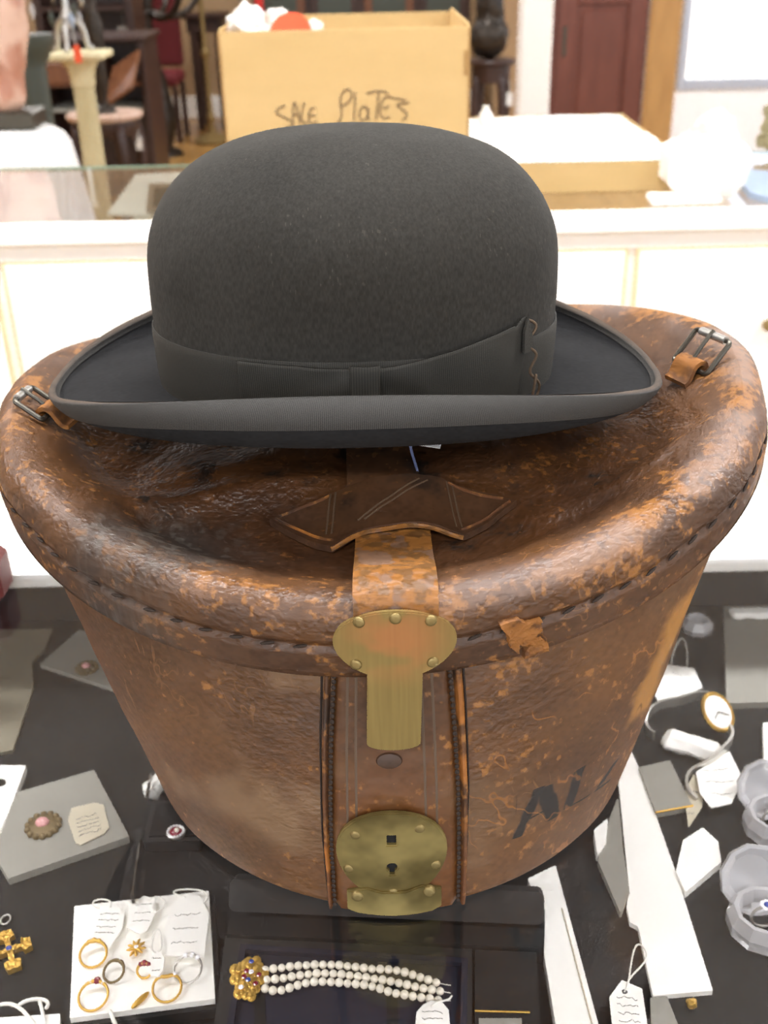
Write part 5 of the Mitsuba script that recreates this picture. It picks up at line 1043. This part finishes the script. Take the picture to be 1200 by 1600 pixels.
# red chair
YR = 9.0; rc_ = "red_chair"; c = at(262, 120, YR); add(rc_ + "__seat", mv(cbox(.42, .42, .10, .03), c[0] - .12, YR + .1, .46), "red_velvet", False, "dark red seat"); add(rc_ + "__backrest", mv(cbox(.42, .06, .55, .025), c[0] - .12, YR + .29, .80), "red_velvet", False, "dark red backrest")
for sx_, sy_ in ((-1, -1), (1, -1), (-1, 1), (1, 1)): add(num(rc_ + "__leg"), bx(c[0] - .12 + sx_ * .18 - .02, c[0] - .12 + sx_ * .18 + .02, YR + .1 + sy_ * .18 - .02, YR + .1 + sy_ * .18 + .02, .0005, .41, .004), "dark_wood", False)
tag(rc_, "dark red upholstered chair behind the floor candelabrum", "chair")
# side table and brass lamp
YS = 9.5; stb = "side_table"; xa, xb = at(286, 60, YS)[0], at(352, 60, YS)[0]; zt5 = at(300, 22, YS)[2]
add(stb + "__top", bx(xa, xb, YS, YS + .4, zt5 - .04, zt5, .008), "dark_wood", False)
add(stb + "__apron", bx(xa + .03, xb - .03, YS + .03, YS + .37, zt5 - .14, zt5 - .041, .004), "dark_wood", False)
for x in (xa + .05, xb - .09):
    for y in (YS + .04, YS + .33): add(num(stb + "__leg"), bx(x, x + .05, y, y + .05, .0005, zt5 - .1, .006), "dark_wood", False)
tag(stb, "dark wooden side table against the beige wall left of the cardboard box", "side table")
YA = 8.9; c = at(322, 100, YA); add("brass_floor_lamp", lathe([(0, .001), (.14, .001), (.15, .02), (.10, .05), (.03, .08), (.022, .15), (.035, .19), (.020, .23), (.018, .60), (.04, .65), (.018, .70), (.018, 1.5), (.03, 1.55), (0, 1.56)], 24, (c[0], YA, 0)), "brass_lamp", 30, "brass floor lamp stem just left of the cardboard box", "floor lamp")
add("brass_floor_lamp__shade", lathe([(.10, 1.85), (.22, 1.52), (.215, 1.52), (.095, 1.85)], 32, (c[0], YA, 0)), "white_cloth", 30, "pale shade")
# sideboard behind the box
YB2 = 9.0; sbn = "sideboard"; xa, xb = at(395, 10, YB2)[0], at(735, 10, YB2)[0]
add(sbn + "__body", cat_(bx(xa, xb, YB2 + .02, YB2 + .45, .08, 1.20, .006), bx(xa + .05, xb - .05, YB2 + .05, YB2 + .42, .0005, .08, .004)), "dark_wood", False)
n_ = 4
for i in range(n_):
    w_ = (xb - xa) / n_; x0 = xa + i * w_ + .02; add(num(sbn + "__door"), bx(x0, x0 + w_ - .04, YB2, YB2 + .0195, .14, 1.15, .006), "dark_wood" if i % 2 else "mid_wood", False)
    add(num(sbn + "__door") + "__pane" if False else num(sbn + "__pane"), bx(x0 + .06, x0 + w_ - .10, YB2 - .006, YB2 - .0005, .55, 1.09, .002), "dark_green", False)
tag(sbn, "dark wooden sideboard behind the tall cardboard box", "sideboard")
hang_tag("red_tag", 405, 6, YB2 - .3, .06, .16, "red_paper", "red tag showing above the left part of the cardboard box")
# bronze sculpture on a round stool
YZ = 6.6; rs = "round_stool"; c = at(768, 92, YZ); Rz = .135
add(rs + "__top", lathe([(0, -.03), (Rz * .9, -.03), (Rz, -.02), (Rz, -.008), (Rz * .95, 0), (0, 0)], 36, (c[0], YZ, c[2])), "dark_wood", 30); add(rs + "__apron", lathe([(0, -.12), (Rz * .78, -.12), (Rz * .80, -.031), (0, -.031)], 36, (c[0], YZ, c[2])), "dark_wood", 30)
for i in range(4):
    a = i * np.pi / 2 + .5; add(num(rs + "__leg"), tube(smooth_curve([[c[0] + r * math.cos(a), YZ + r * math.sin(a), z] for r, z in ((Rz * .68, c[2] - .09), (Rz * .8, c[2] * .6), (Rz * .7, .3), (Rz * .95, .016))], 20), np.linspace(.024, .014, 20), 8), "dark_wood", True)
tag(rs, "dark round topped stool right of the tall cardboard box", "stool")
g = m3.Manifold()
for a_, b_, r1, r2 in (((0, 0, .05), (0, 0, .02), .10, .11), ((0, 0, .06), (.01, .0, .22), .085, .075), ((.01, 0, .22), (-.01, 0, .38), .075, .085), ((-.01, 0, .38), (.0, 0, .50), .08, .05), ((0, 0, .5), (0, 0, .60), .05, .055), ((.05, -.02, .40), (.085, -.06, .26), .03, .025), ((-.07, 0, .40), (-.08, -.04, .24), .035, .025)):
    g += m3.Manifold.batch_hull([m3.Manifold.sphere(r1, 20).translate(a_), m3.Manifold.sphere(r2, 20).translate(b_)])
q = g.refine_to_length(.02).to_mesh(); g = trimesh.Trimesh(q.vert_properties[:, :3], q.tri_verts); trimesh.smoothing.filter_taubin(g, iterations=8); g = crumple(g, .02, 16, 6); g.apply_translation([0, 0, -g.bounds[0][2]])
add("bronze_bust", mv(g, c[0] - .02, YZ, c[2] + .0005), "bronze", 50, "dark bronze bust on the round stool right of the cardboard box", "bust")
hang_tag("white_tag_002", 796, 155, YZ - .055, .035, .07, "white_paper", "white tag hanging below the round stool's top", top=[at(796, 155, YZ - .055)[0] - .002, YZ - .045, c[2] - .11])
# parcel white shelf outside right: poster in the bright window
